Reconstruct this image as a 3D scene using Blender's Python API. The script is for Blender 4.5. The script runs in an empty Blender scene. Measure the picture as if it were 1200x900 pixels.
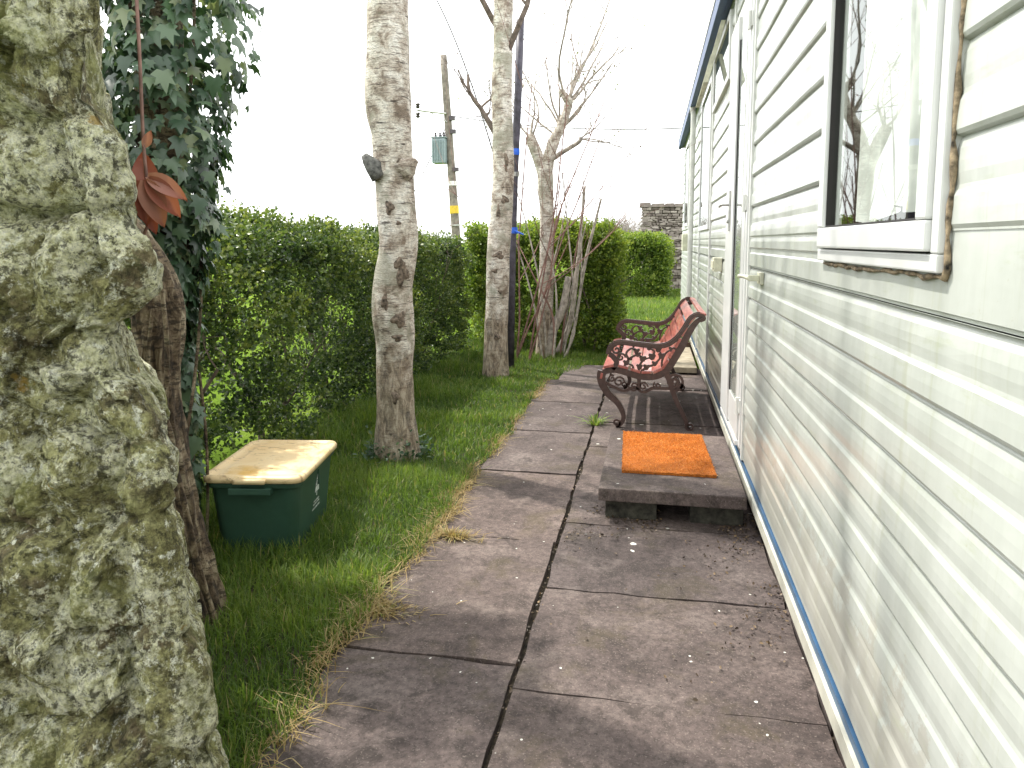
import bpy, bmesh, math, random
import numpy as np
from mathutils import Vector, noise as mn

rng = np.random.default_rng(7)
random.seed(7)
scene = bpy.context.scene
col = scene.collection
PI = math.pi

# ------------------------------------------------------------------ node helpers
def new_mat(name):
    m = bpy.data.materials.new(name)
    m.use_nodes = True
    nt = m.node_tree
    b = nt.nodes['Principled BSDF']
    return m, nt, b

def N(nt, typ, **kw):
    n = nt.nodes.new(typ)
    for k, v in kw.items():
        if k in n.inputs:
            n.inputs[k].default_value = v
        else:
            setattr(n, k, v)
    return n

def L(nt, a, b):
    nt.links.new(a, b)

def coords(nt, scale=(1, 1, 1), src='Object'):
    tc = N(nt, 'ShaderNodeTexCoord')
    mp = N(nt, 'ShaderNodeMapping')
    mp.inputs['Scale'].default_value = scale
    L(nt, tc.outputs[src], mp.inputs['Vector'])
    return mp.outputs['Vector']

def noise_tex(nt, vec, scale, detail=6, rough=.6, dist=0):
    n = N(nt, 'ShaderNodeTexNoise')
    n.inputs['Scale'].default_value = scale
    n.inputs['Detail'].default_value = detail
    n.inputs['Roughness'].default_value = rough
    n.inputs['Distortion'].default_value = dist
    L(nt, vec, n.inputs['Vector'])
    return n.outputs['Fac']

def ramp(nt, fac, stops, interp='LINEAR'):
    r = N(nt, 'ShaderNodeValToRGB')
    cr = r.color_ramp
    cr.interpolation = interp
    while len(cr.elements) < len(stops):
        cr.elements.new(.5)
    for e, (p, c) in zip(cr.elements, stops):
        e.position = p
        if not hasattr(c, '__len__'):
            c = (c, c, c)
        e.color = (*c, 1)
    L(nt, fac, r.inputs['Fac'])
    return r.outputs['Color']

def mix(nt, fac, a, b, blend='MIX'):
    m = N(nt, 'ShaderNodeMix', data_type='RGBA', blend_type=blend)
    for sock, v in ((m.inputs['Factor'], fac), (m.inputs['A'], a), (m.inputs['B'], b)):
        pass
    ins = [i for i in m.inputs if i.enabled]
    for i, v in zip(ins, (fac, a, b)):
        if hasattr(v, 'is_linked'):
            L(nt, v, i)
        elif isinstance(v, (int, float)):
            i.default_value = v
        else:
            i.default_value = (*v, 1)
    return [o for o in m.outputs if o.enabled][0]

def math_n(nt, op, a, b=None):
    m = N(nt, 'ShaderNodeMath', operation=op)
    for i, v in zip(m.inputs, (a, b)):
        if v is None:
            continue
        if hasattr(v, 'is_linked'):
            L(nt, v, i)
        else:
            i.default_value = v
    return m.outputs[0]

def bump(nt, b, h, strength=.4, dist=.01):
    n = N(nt, 'ShaderNodeBump')
    n.inputs['Strength'].default_value = strength
    n.inputs['Distance'].default_value = dist
    L(nt, h, n.inputs['Height'])
    L(nt, n.outputs['Normal'], b.inputs['Normal'])

def attr(nt, name):
    a = N(nt, 'ShaderNodeAttribute')
    a.attribute_name = name
    return a.outputs['Fac']

def simple(name, c, rough=.5, metal=0, var=.12, scale=12, bmp=0, spec=.5):
    m, nt, b = new_mat(name)
    v = coords(nt)
    f = noise_tex(nt, v, scale)
    lo = tuple(x * (1 - var * 2) for x in c)
    hi = tuple(min(1, x * (1 + var * 2)) for x in c)
    L(nt, ramp(nt, f, [(.3, lo), (.7, hi)]), b.inputs['Base Color'])
    b.inputs['Roughness'].default_value = rough
    b.inputs['Metallic'].default_value = metal
    b.inputs['Specular IOR Level'].default_value = spec
    if bmp:
        bump(nt, b, noise_tex(nt, v, scale * 6), bmp, .004)
    return m

def leaf_mat(name, stops, trans=.35, rough=.45, spec=.4):
    m, nt, b = new_mat(name)
    c = ramp(nt, attr(nt, 'tint'), stops)
    L(nt, c, b.inputs['Base Color'])
    b.inputs['Roughness'].default_value = rough
    b.inputs['Specular IOR Level'].default_value = spec
    tr = N(nt, 'ShaderNodeBsdfTranslucent')
    bright = mix(nt, 1.0, c, (1.5, 1.55, .85), 'MULTIPLY')
    L(nt, bright, tr.inputs['Color'])
    mx = N(nt, 'ShaderNodeMixShader')
    mx.inputs['Fac'].default_value = trans
    L(nt, b.outputs[0], mx.inputs[1])
    L(nt, tr.outputs[0], mx.inputs[2])
    L(nt, mx.outputs[0], nt.nodes['Material Output'].inputs['Surface'])
    return m

# ------------------------------------------------------------------ materials
M = {}
def build_materials():
    # concrete flags
    m, nt, b = new_mat('concrete_flags')
    v = coords(nt)
    big = noise_tex(nt, v, 1.7, 5, .62)
    c = ramp(nt, big, [(.36, (.082, .066, .060)), (.47, (.138, .113, .104)), (.56, (.175, .146, .134)), (.66, (.225, .195, .178))])
    fine = noise_tex(nt, v, 34, 8, .75)
    c = mix(nt, 1.0, c, ramp(nt, fine, [(.36, .55), (.5, .95), (.64, 1.4)]), 'MULTIPLY')
    med = noise_tex(nt, v, 7, 7, .72, .6)
    c = mix(nt, ramp(nt, med, [(.52, 0.), (.62, .8)]), c, (.058, .047, .041))
    c = mix(nt, ramp(nt, noise_tex(nt, v, 4.1, 8, .75, .3), [(.545, 0.), (.66, .55)]), c, (.30, .265, .24))
    c = mix(nt, ramp(nt, noise_tex(nt, v, 2.6, 6, .7, .5), [(.54, 0.), (.64, .55)]), c, (.10, .085, .045))
    grains = noise_tex(nt, v, 130, 3, .6)
    c = mix(nt, ramp(nt, grains, [(.60, 0.), (.66, .55)]), c, (.38, .34, .30))
    c = mix(nt, ramp(nt, noise_tex(nt, v, 90, 4, .7), [(.57, 0.), (.63, .6)]), c, (.04, .032, .028))
    c = mix(nt, 1.0, c, ramp(nt, attr(nt, 'tint'), [(0, (.47, .435, .45)), (.5, (.63, .575, .565)), (1, (.83, .73, .69))]), 'MULTIPLY')
    # white lichen spots
    wv = N(nt, 'ShaderNodeVectorMath', operation='ADD')
    L(nt, v, wv.inputs[0])
    nz = N(nt, 'ShaderNodeTexNoise'); nz.inputs['Scale'].default_value = 14
    L(nt, v, nz.inputs['Vector'])
    sc = N(nt, 'ShaderNodeVectorMath', operation='SCALE'); sc.inputs['Scale'].default_value = .05
    L(nt, nz.outputs['Color'], sc.inputs[0]); L(nt, sc.outputs[0], wv.inputs[1])
    for s, lim, on in ((6.5, .105, .74), (15, .09, .80)):
        vo = N(nt, 'ShaderNodeTexVoronoi'); vo.inputs['Scale'].default_value = s
        L(nt, wv.outputs[0], vo.inputs['Vector'])
        spot = ramp(nt, vo.outputs['Distance'], [(lim * .75, 1.), (lim, 0.)])
        sep = N(nt, 'ShaderNodeSeparateColor'); L(nt, vo.outputs['Color'], sep.inputs[0])
        keep = math_n(nt, 'GREATER_THAN', sep.outputs[0], on)
        c = mix(nt, math_n(nt, 'MULTIPLY', spot, keep), c, (.58, .57, .52))
    L(nt, c, b.inputs['Base Color'])
    b.inputs['Roughness'].default_value = .88
    h = math_n(nt, 'ADD', math_n(nt, 'MULTIPLY', fine, .6), med)
    bump(nt, b, h, .55, .008)
    M['path'] = m
    m2 = m.copy(); m2.name = 'concrete_step_slab'; M['step'] = m2
    # pale sunlit end slab
    M['pale_slab'] = simple('pale_concrete', (.30, .26, .19), .9, var=.2, scale=9, bmp=.4)
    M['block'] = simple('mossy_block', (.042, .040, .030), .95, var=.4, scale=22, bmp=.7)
    M['soil'] = simple('soil', (.045, .035, .022), 1, var=.4, scale=30, bmp=.6)
    # ground / field
    m, nt, b = new_mat('field_grass')
    v = coords(nt)
    c = ramp(nt, noise_tex(nt, v, .6, 8, .7), [(.38, (.065, .11, .016)), (.5, (.10, .16, .022)), (.62, (.15, .21, .035))])
    L(nt, c, b.inputs['Base Color']); b.inputs['Roughness'].default_value = 1; b.inputs['Specular IOR Level'].default_value = 0
    bump(nt, b, noise_tex(nt, v, 25, 6), .9, .05)
    M['field'] = m
    # grass blades
    M['grass'] = leaf_mat('grass_blades', [(0, (.038, .078, .014)), (.4, (.088, .150, .026)), (.72, (.15, .225, .042)), (.9, (.21, .26, .06)), (1, (.34, .29, .14))], .5, .5)
    M['dry'] = leaf_mat('dry_grass', [(0, (.20, .13, .05)), (.5, (.36, .27, .12)), (.8, (.42, .34, .18)), (1, (.15, .19, .04))], .3, .7)
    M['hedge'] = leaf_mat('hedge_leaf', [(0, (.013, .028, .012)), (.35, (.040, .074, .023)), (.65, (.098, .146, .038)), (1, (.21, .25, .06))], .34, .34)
    M['hedge_bright'] = leaf_mat('hedge_leaf_sunlit', [(0, (.03, .062, .011)), (.45, (.075, .130, .018)), (.75, (.15, .215, .03)), (1, (.24, .29, .05))], .42, .45)  # lighter hedge greens; the hedge end's sunlight is painted into this leaf colour
    M['ivy'] = leaf_mat('ivy_leaf', [(0, (.018, .040, .020)), (.45, (.050, .100, .054)), (.8, (.11, .175, .095)), (1, (.20, .24, .13))], .25, .35, .6)
    M['red'] = leaf_mat('red_leaf', [(0, (.22, .055, .04)), (.5, (.30, .10, .07)), (1, (.36, .18, .13))], .3, .45)
    M['bud'] = leaf_mat('bud_leaf', [(0, (.10, .05, .02)), (.5, (.10, .13, .03)), (1, (.16, .2, .05))], .4)
    M['redbud'] = leaf_mat('red_bud', [(0, (.30, .03, .05)), (1, (.40, .08, .08))], .3)
    M['weed'] = leaf_mat('weed_leaf', [(0, (.10, .19, .03)), (.6, (.2, .28, .06)), (1, (.32, .30, .10))], .4)
    # birch bark: pale skin with lenticels, grey-brown rough base
    m, nt, b = new_mat('birch_bark')
    v = coords(nt)
    vs = coords(nt, (1.2, 1.2, 7))
    base = ramp(nt, noise_tex(nt, v, 9, 7, .65, .5), [(.36, (.22, .17, .125)), (.45, (.46, .40, .33)), (.54, (.64, .59, .51)), (.64, (.76, .73, .66))])
    stretch = noise_tex(nt, vs, 8, 8, .7, .4)
    c = mix(nt, ramp(nt, stretch, [(.53, 0.), (.60, .75)]), base, (.17, .13, .10))
    fine = noise_tex(nt, coords(nt, (1, 1, 3.2)), 60, 5, .7)
    c = mix(nt, 1.0, c, ramp(nt, fine, [(.38, .55), (.5, .98), (.62, 1.2)]), 'MULTIPLY')
    len_n = noise_tex(nt, coords(nt, (3, 3, 42)), 2.2, 3, .6, .3)
    c = mix(nt, ramp(nt, len_n, [(.61, 0.), (.65, .9)]), c, (.04, .03, .025))
    c = mix(nt, ramp(nt, noise_tex(nt, v, 3.6, 5, .6, .4), [(.53, 0.), (.60, .6)]), c, (.29, .29, .22))
    geo = N(nt, 'ShaderNodeTexCoord'); sx = N(nt, 'ShaderNodeSeparateXYZ'); L(nt, geo.outputs['Object'], sx.inputs[0])
    # rough brown bark near the foot of the stem (old bark, ragged upper edge)
    low = math_n(nt, 'ADD', sx.outputs[2], math_n(nt, 'MULTIPLY', noise_tex(nt, v, 6, 6, .7), -1.1))
    foot = noise_tex(nt, coords(nt, (1, 1, .35)), 26, 7, .75, .6)
    c = mix(nt, ramp(nt, low, [(-.22, .8), (.16, 0.)]), c, ramp(nt, foot, [(.38, (.045, .03, .02)), (.5, (.24, .18, .12)), (.6, (.46, .39, .30))]))
    L(nt, c, b.inputs['Base Color']); b.inputs['Roughness'].default_value = .8
    bump(nt, b, math_n(nt, 'ADD', stretch, math_n(nt, 'MULTIPLY', fine, .7)), .6, .012)
    M['birch'] = m
    M['birch_twig'] = simple('twig_bark', (.13, .10, .08), .8, var=.3, scale=20)
    M['greytwig'] = simple('grey_twig', (.36, .32, .275), .85, var=.3, scale=14, bmp=.4)
    M['redtwig'] = simple('red_twig', (.23, .13, .105), .7, var=.25, scale=14)
    M['stub'] = simple('weathered_stub', (.14, .14, .13), .9, var=.35, scale=40, bmp=.8)
    M['scar'] = simple('bark_scar', (.16, .125, .095), .95, var=.45, scale=45, bmp=.9)
    m, nt, b = new_mat('brown_bark')
    v = coords(nt, (1, 1, 1))
    f1 = noise_tex(nt, coords(nt, (1, 1, .45)), 16, 8, .7, .8)
    c = ramp(nt, f1, [(.38, (.022, .015, .010)), (.46, (.11, .075, .045)), (.54, (.23, .175, .11)), (.63, (.42, .36, .25))])
    f2 = noise_tex(nt, coords(nt, (1, 1, 4)), 14, 7, .7, .5)
    c = mix(nt, ramp(nt, f2, [(.53, 0.), (.57, .8)]), c, (.028, .02, .013))
    c = mix(nt, ramp(nt, noise_tex(nt, v, 5, 5, .6), [(.56, 0.), (.7, .6)]), c, (.19, .20, .10))
    L(nt, c, b.inputs['Base Color']); b.inputs['Roughness'].default_value = .9
    bump(nt, b, math_n(nt, 'ADD', f1, f2), .9, .02)
    M['bark'] = m
    # lichen-covered stone
    m, nt, b = new_mat('lichen_stone')
    v = coords(nt)
    n1 = noise_tex(nt, v, 13, 12, .84, 0)
    c = ramp(nt, n1, [(.38, (.05, .045, .016)), (.46, (.20, .185, .070)), (.53, (.36, .35, .145)), (.62, (.56, .55, .28))])
    n3 = noise_tex(nt, v, 4.3, 6, .65, .4)
    c = mix(nt, ramp(nt, n3, [(.52, 0.), (.60, .9)]), c, ramp(nt, noise_tex(nt, v, 30, 9, .8), [(.38, (.035, .026, .014)), (.52, (.17, .13, .065)), (.62, (.34, .29, .17))]))
    n2 = noise_tex(nt, v, 3.4, 12, .78, .15)
    c = mix(nt, ramp(nt, n2, [(.49, 0.), (.515, .93)]), c, ramp(nt, noise_tex(nt, v, 38, 9, .8), [(.37, (.27, .26, .11)), (.46, (.60, .60, .36)), (.56, (.84, .83, .62))]))
    c = mix(nt, ramp(nt, noise_tex(nt, v, 23, 9, .82, 0), [(.555, 0.), (.585, .95)]), c, (.86, .87, .72))
    c = mix(nt, ramp(nt, noise_tex(nt, v, 33, 9, .82, 0), [(.53, 0.), (.565, .85)]), c, (.045, .042, .017))
    c = mix(nt, 1., c, ramp(nt, noise_tex(nt, v, 75, 6, .8), [(.40, .6), (.5, 1.08), (.6, 1.3)]), 'MULTIPLY')
    c = mix(nt, ramp(nt, noise_tex(nt, v, 6.3, 8, .75), [(.57, 0.), (.64, .45)]), c, (.11, .09, .04))
    c = mix(nt, ramp(nt, noise_tex(nt, v, 2.9, 5, .65), [(.53, 0.), (.64, .4)]), c, (.30, .34, .08))
    c = mix(nt, ramp(nt, noise_tex(nt, v, 8, 4, .6), [(.68, 0.), (.71, .8)]), c, (.45, .29, .05))
    L(nt, c, b.inputs['Base Color']); b.inputs['Roughness'].default_value = .95
    hh = math_n(nt, 'ADD', noise_tex(nt, v, 38, 10, .82), math_n(nt, 'MULTIPLY', n1, 1.2))
    bump(nt, b, hh, 1.0, .02)
    M['stone'] = m
    # far rubble wall
    m, nt, b = new_mat('rubble_stone')
    v = coords(nt)
    c = ramp(nt, attr(nt, 'tint'), [(0, (.13, .105, .095)), (.5, (.26, .22, .20)), (1, (.42, .37, .34))])
    c = mix(nt, 1., c, ramp(nt, noise_tex(nt, v, 7, 6, .7), [(.3, .6), (.7, 1.3)]), 'MULTIPLY')
    L(nt, c, b.inputs['Base Color']); b.inputs['Roughness'].default_value = .95
    M['rubble'] = m
    M['mortar'] = simple('wall_core', (.13, .11, .09), 1, var=.3, scale=5)
    # caravan aluminium
    m, nt, b = new_mat('cream_aluminium')
    v = coords(nt)
    c = ramp(nt, noise_tex(nt, coords(nt, (1, 1, .25)), 5, 6, .65), [(.36, (.40, .425, .39)), (.5, (.455, .48, .445)), (.64, (.50, .525, .49))])
    st = noise_tex(nt, coords(nt, (1, 9, .5)), 3, 7, .7, .3)
    c = mix(nt, ramp(nt, st, [(.55, 0.), (.68, .4)]), c, (.36, .38, .27))
    zc = N(nt, 'ShaderNodeSeparateXYZ'); L(nt, v, zc.inputs[0])
    spl = math_n(nt, 'ADD', zc.outputs[2], math_n(nt, 'MULTIPLY', noise_tex(nt, v, 9, 8, .75), -1.0))
    c = mix(nt, ramp(nt, spl, [(-.34, .38), (-.05, 0.)]), c, (.33, .29, .23))
    al = noise_tex(nt, coords(nt, (1, 1.2, 6)), 4, 8, .75)
    c = mix(nt, ramp(nt, al, [(.57, 0.), (.68, .35)]), c, (.34, .38, .24))
    sp = noise_tex(nt, v, 85, 3, .6)
    c = mix(nt, ramp(nt, sp, [(.68, 0.), (.74, .3)]), c, (.33, .31, .22))
    L(nt, c, b.inputs['Base Color']); b.inputs['Roughness'].default_value = .36
    b.inputs['Coat Weight'].default_value = .25; b.inputs['Coat Roughness'].default_value = .15
    bump(nt, b, noise_tex(nt, coords(nt, (1, 1, 2)), 6, 3), .12, .01)
    M['siding'] = m
    M['upvc'] = simple('white_plastic_frame', (.62, .63, .62), .32, var=.03, scale=6)
    M['trimwhite'] = simple('white_trim', (.62, .63, .60), .45, var=.07, scale=9)
    M['skirt'] = simple('cream_skirt', (.52, .51, .43), .5, var=.12, scale=6)
    M['blue'] = simple('blue_trim', (.03, .085, .17), .4, var=.12, scale=8)
    M['gutter'] = simple('blue_grey_fascia', (.028, .070, .19), .45, var=.12, scale=5)
    M['seal'] = simple('black_seal', (.012, .010, .010), .6)
    M['sealant'] = simple('old_sealant', (.22, .17, .11), .9, var=.5, scale=45, bmp=.5)
    M['inside'] = simple('dark_interior', (.02, .02, .02), .9)
    M['roof'] = simple('caravan_roof', (.55, .56, .54), .6)
    M['fixture'] = simple('aged_cream_plastic', (.55, .55, .42), .5, var=.15)
    M['metal'] = simple('dull_metal', (.42, .42, .40), .4, .8)
    m, nt, b = new_mat('window_glass')
    lw = N(nt, 'ShaderNodeLayerWeight'); fq = math_n(nt, 'ADD', math_n(nt, 'MULTIPLY', math_n(nt, 'POWER', lw.outputs['Facing'], 3.8), .74), .06)
    tp = N(nt, 'ShaderNodeBsdfTransparent'); tp.inputs['Color'].default_value = (.92, .95, .93, 1)
    gl = N(nt, 'ShaderNodeBsdfGlossy'); gl.inputs['Roughness'].default_value = .015
    gl.inputs['Color'].default_value = (.92, .96, .93, 1)
    mx = N(nt, 'ShaderNodeMixShader')
    L(nt, fq, mx.inputs[0]); L(nt, tp.outputs[0], mx.inputs[1]); L(nt, gl.outputs[0], mx.inputs[2])
    L(nt, mx.outputs[0], nt.nodes['Material Output'].inputs['Surface'])
    M['glass'] = m
    m, nt, b = new_mat('net_curtain')
    v = coords(nt, (1, 90, 90))
    b.inputs['Base Color'].default_value = (.90, .91, .87, 1); b.inputs['Roughness'].default_value = .9
    tp = N(nt, 'ShaderNodeBsdfTransparent')
    mx = N(nt, 'ShaderNodeMixShader')
    L(nt, ramp(nt, noise_tex(nt, coords(nt), 5, 3), [(.38, .55), (.62, .95)]), mx.inputs[0])
    L(nt, tp.outputs[0], mx.inputs[1]); L(nt, b.outputs[0], mx.inputs[2])
    L(nt, mx.outputs[0], nt.nodes['Material Output'].inputs['Surface'])
    M['net'] = m
    # bench
    m, nt, b = new_mat('cast_iron')
    v = coords(nt)
    c = ramp(nt, noise_tex(nt, v, 25, 6, .7), [(.3, (.050, .030, .026)), (.6, (.085, .052, .045)), (.78, (.15, .085, .06))])
    L(nt, c, b.inputs['Base Color']); b.inputs['Roughness'].default_value = .36; b.inputs['Metallic'].default_value = .2
    bump(nt, b, noise_tex(nt, v, 90, 4), .3, .003)
    M['iron'] = m
    m, nt, b = new_mat('red_bench_paint')
    v = coords(nt, (1, .12, 1))
    c = ramp(nt, noise_tex(nt, v, 40, 9, .8), [(.37, (.17, .035, .03)), (.48, (.33, .075, .06)), (.6, (.45, .16, .12))])
    c = mix(nt, ramp(nt, noise_tex(nt, coords(nt, (1, .35, 1)), 16, 8, .75), [(.55, 0.), (.62, .6)]), c, (.42, .31, .24))
    L(nt, c, b.inputs['Base Color']); b.inputs['Roughness'].default_value = .3
    b.inputs['Specular IOR Level'].default_value = .9
    M['slat'] = m
    # doormat coir
    m, nt, b = new_mat('coir')
    v = coords(nt)
    f = noise_tex(nt, v, 260, 3, .7)
    c = ramp(nt, f, [(.3, (.30, .075, .006)), (.55, (.56, .165, .018)), (.75, (.72, .27, .06))])
    c = mix(nt, 1., c, ramp(nt, noise_tex(nt, v, 9, 6, .7), [(.3, .72), (.6, 1.06)]), 'MULTIPLY')
    c = mix(nt, ramp(nt, noise_tex(nt, v, 70, 2), [(.70, 0.), (.74, .8)]), c, (.05, .025, .01))
    L(nt, c, b.inputs['Base Color']); b.inputs['Roughness'].default_value = 1
    bump(nt, b, f, 1, .012)
    M['coir'] = m
    # storage box
    m, nt, b = new_mat('cream_lid_plastic')
    v = coords(nt)
    c = ramp(nt, noise_tex(nt, v, 3.2, 6, .6), [(.35, (.70, .50, .25)), (.55, (.74, .58, .34)), (.68, (.62, .38, .10))])
    d = noise_tex(nt, coords(nt, (1, 2.5, 1)), 7, 8, .75, 1.2)
    c = mix(nt, ramp(nt, d, [(.545, 0.), (.62, .7)]), c, (.22, .13, .06))
    c = mix(nt, ramp(nt, noise_tex(nt, v, 60, 3), [(.68, 0.), (.73, .7)]), c, (.10, .07, .04))
    L(nt, c, b.inputs['Base Color']); b.inputs['Roughness'].default_value = .42
    M['lid'] = m
    m, nt, b = new_mat('green_box_plastic')
    v = coords(nt)
    c = ramp(nt, noise_tex(nt, v, 6, 7, .7), [(.3, (.018, .055, .036)), (.7, (.030, .080, .054))])
    c = mix(nt, ramp(nt, noise_tex(nt, coords(nt, (1, 1, .3)), 22, 6, .7), [(.62, 0.), (.8, .5)]), c, (.09, .10, .08))
    L(nt, c, b.inputs['Base Color']); b.inputs['Roughness'].default_value = .5
    M['box'] = m
    M['print'] = simple('worn_white_print', (.55, .60, .57), .6, var=.2, scale=60)
    M['pole'] = simple('dark_pole_paint', (.060, .055, .075), .5, var=.35, scale=14, bmp=.2)
    M['tape'] = simple('blue_tape', (.02, .12, .62), .4, var=.1)
    M['wood_pole'] = simple('weathered_pole_wood', (.20, .175, .15), .9, var=.25, scale=6)
    M['trafo'] = simple('transformer_paint', (.23, .29, .31), .5, var=.08)
    M['yellow'] = simple('yellow_plate', (.65, .45, .03), .5)
    M['whiteplate'] = simple('white_plate', (.7, .7, .68), .5)
    M['wire'] = simple('cable_black', (.10, .10, .10), .6)
    M['porcelain'] = simple('brown_insulator', (.05, .04, .045), .3)
    M['timber'] = simple('timber_edge', (.09, .055, .035), .9, var=.3)
    M['twighaze'] = simple('winter_twigs', (.30, .265, .25), .9, var=.15)
    M['debris'] = leaf_mat('debris', [(0, (.03, .022, .014)), (.6, (.075, .05, .03)), (1, (.19, .13, .07))], 0.)
build_materials()

# ------------------------------------------------------------------ mesh helpers
class MB:
    def __init__(s):
        s.v, s.f, s.t, s.n = [], [], [], 0
    def add(s, V, F, tint=None):
        V = np.asarray(V, float).reshape(-1, 3)
        s.v.append(V)
        s.f += [tuple(i + s.n for i in f) for f in F]
        s.t.append(np.full(len(V), .5) if tint is None else np.broadcast_to(np.asarray(tint, float), (len(V),)))
        s.n += len(V)
    def tube(s, P, R, n=8, tint=None, cap=True, wob=None):
        P = np.asarray(P, float); R = np.broadcast_to(np.asarray(R, float), (len(P),))
        T = np.gradient(P, axis=0); T /= np.linalg.norm(T, axis=1)[:, None] + 1e-12
        a = np.array([1., 0, 0]) if abs(T[0][0]) < .8 else np.array([0, 1., 0])
        u = a - T[0] * a.dot(T[0]); u /= np.linalg.norm(u)
        V = []
        ang = np.arange(n) * 2 * PI / n
        for i in range(len(P)):
            u = u - T[i] * u.dot(T[i]); u /= np.linalg.norm(u) + 1e-12
            w = np.cross(T[i], u)
            r = R[i] if wob is None else R[i] * wob(i, ang)
            V.append(P[i] + (np.cos(ang) * r)[:, None] * u + (np.sin(ang) * r)[:, None] * w)
        F = []
        for i in range(len(P) - 1):
            for k in range(n):
                k2 = (k + 1) % n
                F.append((i * n + k, i * n + k2, (i + 1) * n + k2, (i + 1) * n + k))
        if cap:
            F.append(tuple(range(n - 1, -1, -1)))
            F.append(tuple((len(P) - 1) * n + k for k in range(n)))
        s.add(np.concatenate(V), F, tint)
    def box(s, x0, x1, y0, y1, z0, z1, tint=None):
        V = [(x, y, z) for z in (z0, z1) for y in (y0, y1) for x in (x0, x1)]
        s.add(V, [(0, 2, 3, 1), (4, 5, 7, 6), (0, 1, 5, 4), (2, 6, 7, 3), (0, 4, 6, 2), (1, 3, 7, 5)], tint)
    def build(s, name, mat, parent=None, smooth=False, bevel=0, seg=2, tint=False):
        me = bpy.data.meshes.new(name)
        V = np.concatenate(s.v)
        me.from_pydata(V.tolist(), [], s.f)
        return finish(name, me, mat, parent, smooth, bevel, seg, np.concatenate(s.t) if tint else None)

def finish(name, me, mat, parent=None, smooth=False, bevel=0, seg=2, tint=None):
    if tint is not None:
        a = me.attributes.new('tint', 'FLOAT', 'POINT')
        a.data.foreach_set('value', np.asarray(tint, np.float32))
    if bevel:
        bm = bmesh.new(); bm.from_mesh(me)
        es = [e for e in bm.edges if len(e.link_faces) == 2 and e.calc_face_angle(0) > .6]
        bmesh.ops.bevel(bm, geom=es, offset=bevel, segments=seg, profile=.6, affect='EDGES', clamp_overlap=True)
        bm.to_mesh(me); bm.free()
    if smooth:
        me.polygons.foreach_set('use_smooth', [True] * len(me.polygons))
    me.update()
    me.materials.append(mat)
    o = bpy.data.objects.new(name, me)
    col.objects.link(o)
    if parent is not None:
        o.parent = parent
        o.matrix_parent_inverse = parent_inv(parent)
    return o

def parent_inv(p):
    from mathutils import Matrix
    m = Matrix.LocRotScale(p.location, p.rotation_euler, p.scale)
    q = p.parent
    while q is not None:
        m = Matrix.LocRotScale(q.location, q.rotation_euler, q.scale) @ m if False else m
        q = q.parent
    return m.inverted()

def np_mesh(name, V, loops, sizes, mat, parent=None, tint=None, smooth=False):
    me = bpy.data.meshes.new(name)
    me.vertices.add(len(V)); me.vertices.foreach_set('co', np.asarray(V, np.float32).ravel())
    me.loops.add(len(loops)); me.loops.foreach_set('vertex_index', np.asarray(loops, np.int32))
    me.polygons.add(len(sizes))
    starts = np.concatenate([[0], np.cumsum(sizes)[:-1]]).astype(np.int32)
    me.polygons.foreach_set('loop_start', starts)
    me.update(calc_edges=True); me.validate()
    return finish(name, me, mat, parent, smooth, 0, 2, tint)

def empty(name, loc, label, cat, group=None):
    o = bpy.data.objects.new(name, None); col.objects.link(o)
    o.location = loc; o.empty_display_size = .2
    return tag(o, label, cat, group)

def tag(o, label=None, cat=None, group=None, kind=None):
    if label: o['label'] = label
    if cat: o['category'] = cat
    if group: o['group'] = group
    if kind: o['kind'] = kind
    return o

def lump(P, f, seed, oct=3):
    """smooth pseudo noise in about -1..1"""
    r = np.random.default_rng(seed)
    out = np.zeros(len(P)); amp = 1; tot = 0
    for o in range(oct):
        for k in range(4):
            d = r.normal(size=3); d /= np.linalg.norm(d)
            out += amp * np.sin(P @ d * f * (1 + .3 * k) + r.uniform(0, 6.28)) / 2
        tot += amp; amp *= .5; f *= 2.1
    return out / tot / 1.0

def unit(A):
    return A / (np.linalg.norm(A, axis=-1, keepdims=True) + 1e-9)

LEAF_OVAL = np.array([(0, 0, 0), (.30, .34, .05), (.26, .72, .02), (0, 1, -.06), (-.26, .72, .02), (-.30, .34, .05), (0, .5, -.05)])
LEAF_OVAL_F = [(0, 1, 6), (1, 2, 6), (2, 3, 6), (3, 4, 6), (4, 5, 6), (5, 0, 6)]
LEAF_FOLD = np.array([(0, 0, 0), (.36, .5, .10), (0, 1, 0), (-.36, .5, .10)])
LEAF_FOLD_F = [(0, 1, 2), (0, 2, 3)]
LEAF_IVY = np.array([(0, 0, 0), (.22, -.10, .0), (.52, .12, -.06), (.30, .34, .03), (.44, .66, -.06), (.18, .60, .03), (0, 1.08, -.10),
                     (-.18, .60, .03), (-.44, .66, -.06), (-.30, .34, .03), (-.52, .12, -.06), (-.22, -.10, .0), (0, .35, .06)])
LEAF_IVY_F = [(i, (i + 1) % 12, 12) for i in range(12)]

def leaves(name, P, axis, nrm, size, tint, mat, parent=None, shape=LEAF_FOLD, faces=LEAF_FOLD_F):
    n = len(P)
    Y = unit(axis); Z = nrm - Y * np.sum(nrm * Y, 1, keepdims=True); Z = unit(Z); X = np.cross(Y, Z)
    S = np.asarray(size).reshape(-1, 1, 1) * shape[None]
    V = P[:, None] + S[..., 0:1] * X[:, None] + S[..., 1:2] * Y[:, None] + S[..., 2:3] * Z[:, None]
    k = len(shape)
    F = np.array(faces); m = F.shape[1]
    loops = (F[None] + (np.arange(n) * k)[:, None, None]).ravel()
    t = np.repeat(tint, k)
    return np_mesh(name, V.reshape(-1, 3), loops, np.full(n * len(F), m), mat, parent, t)

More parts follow.
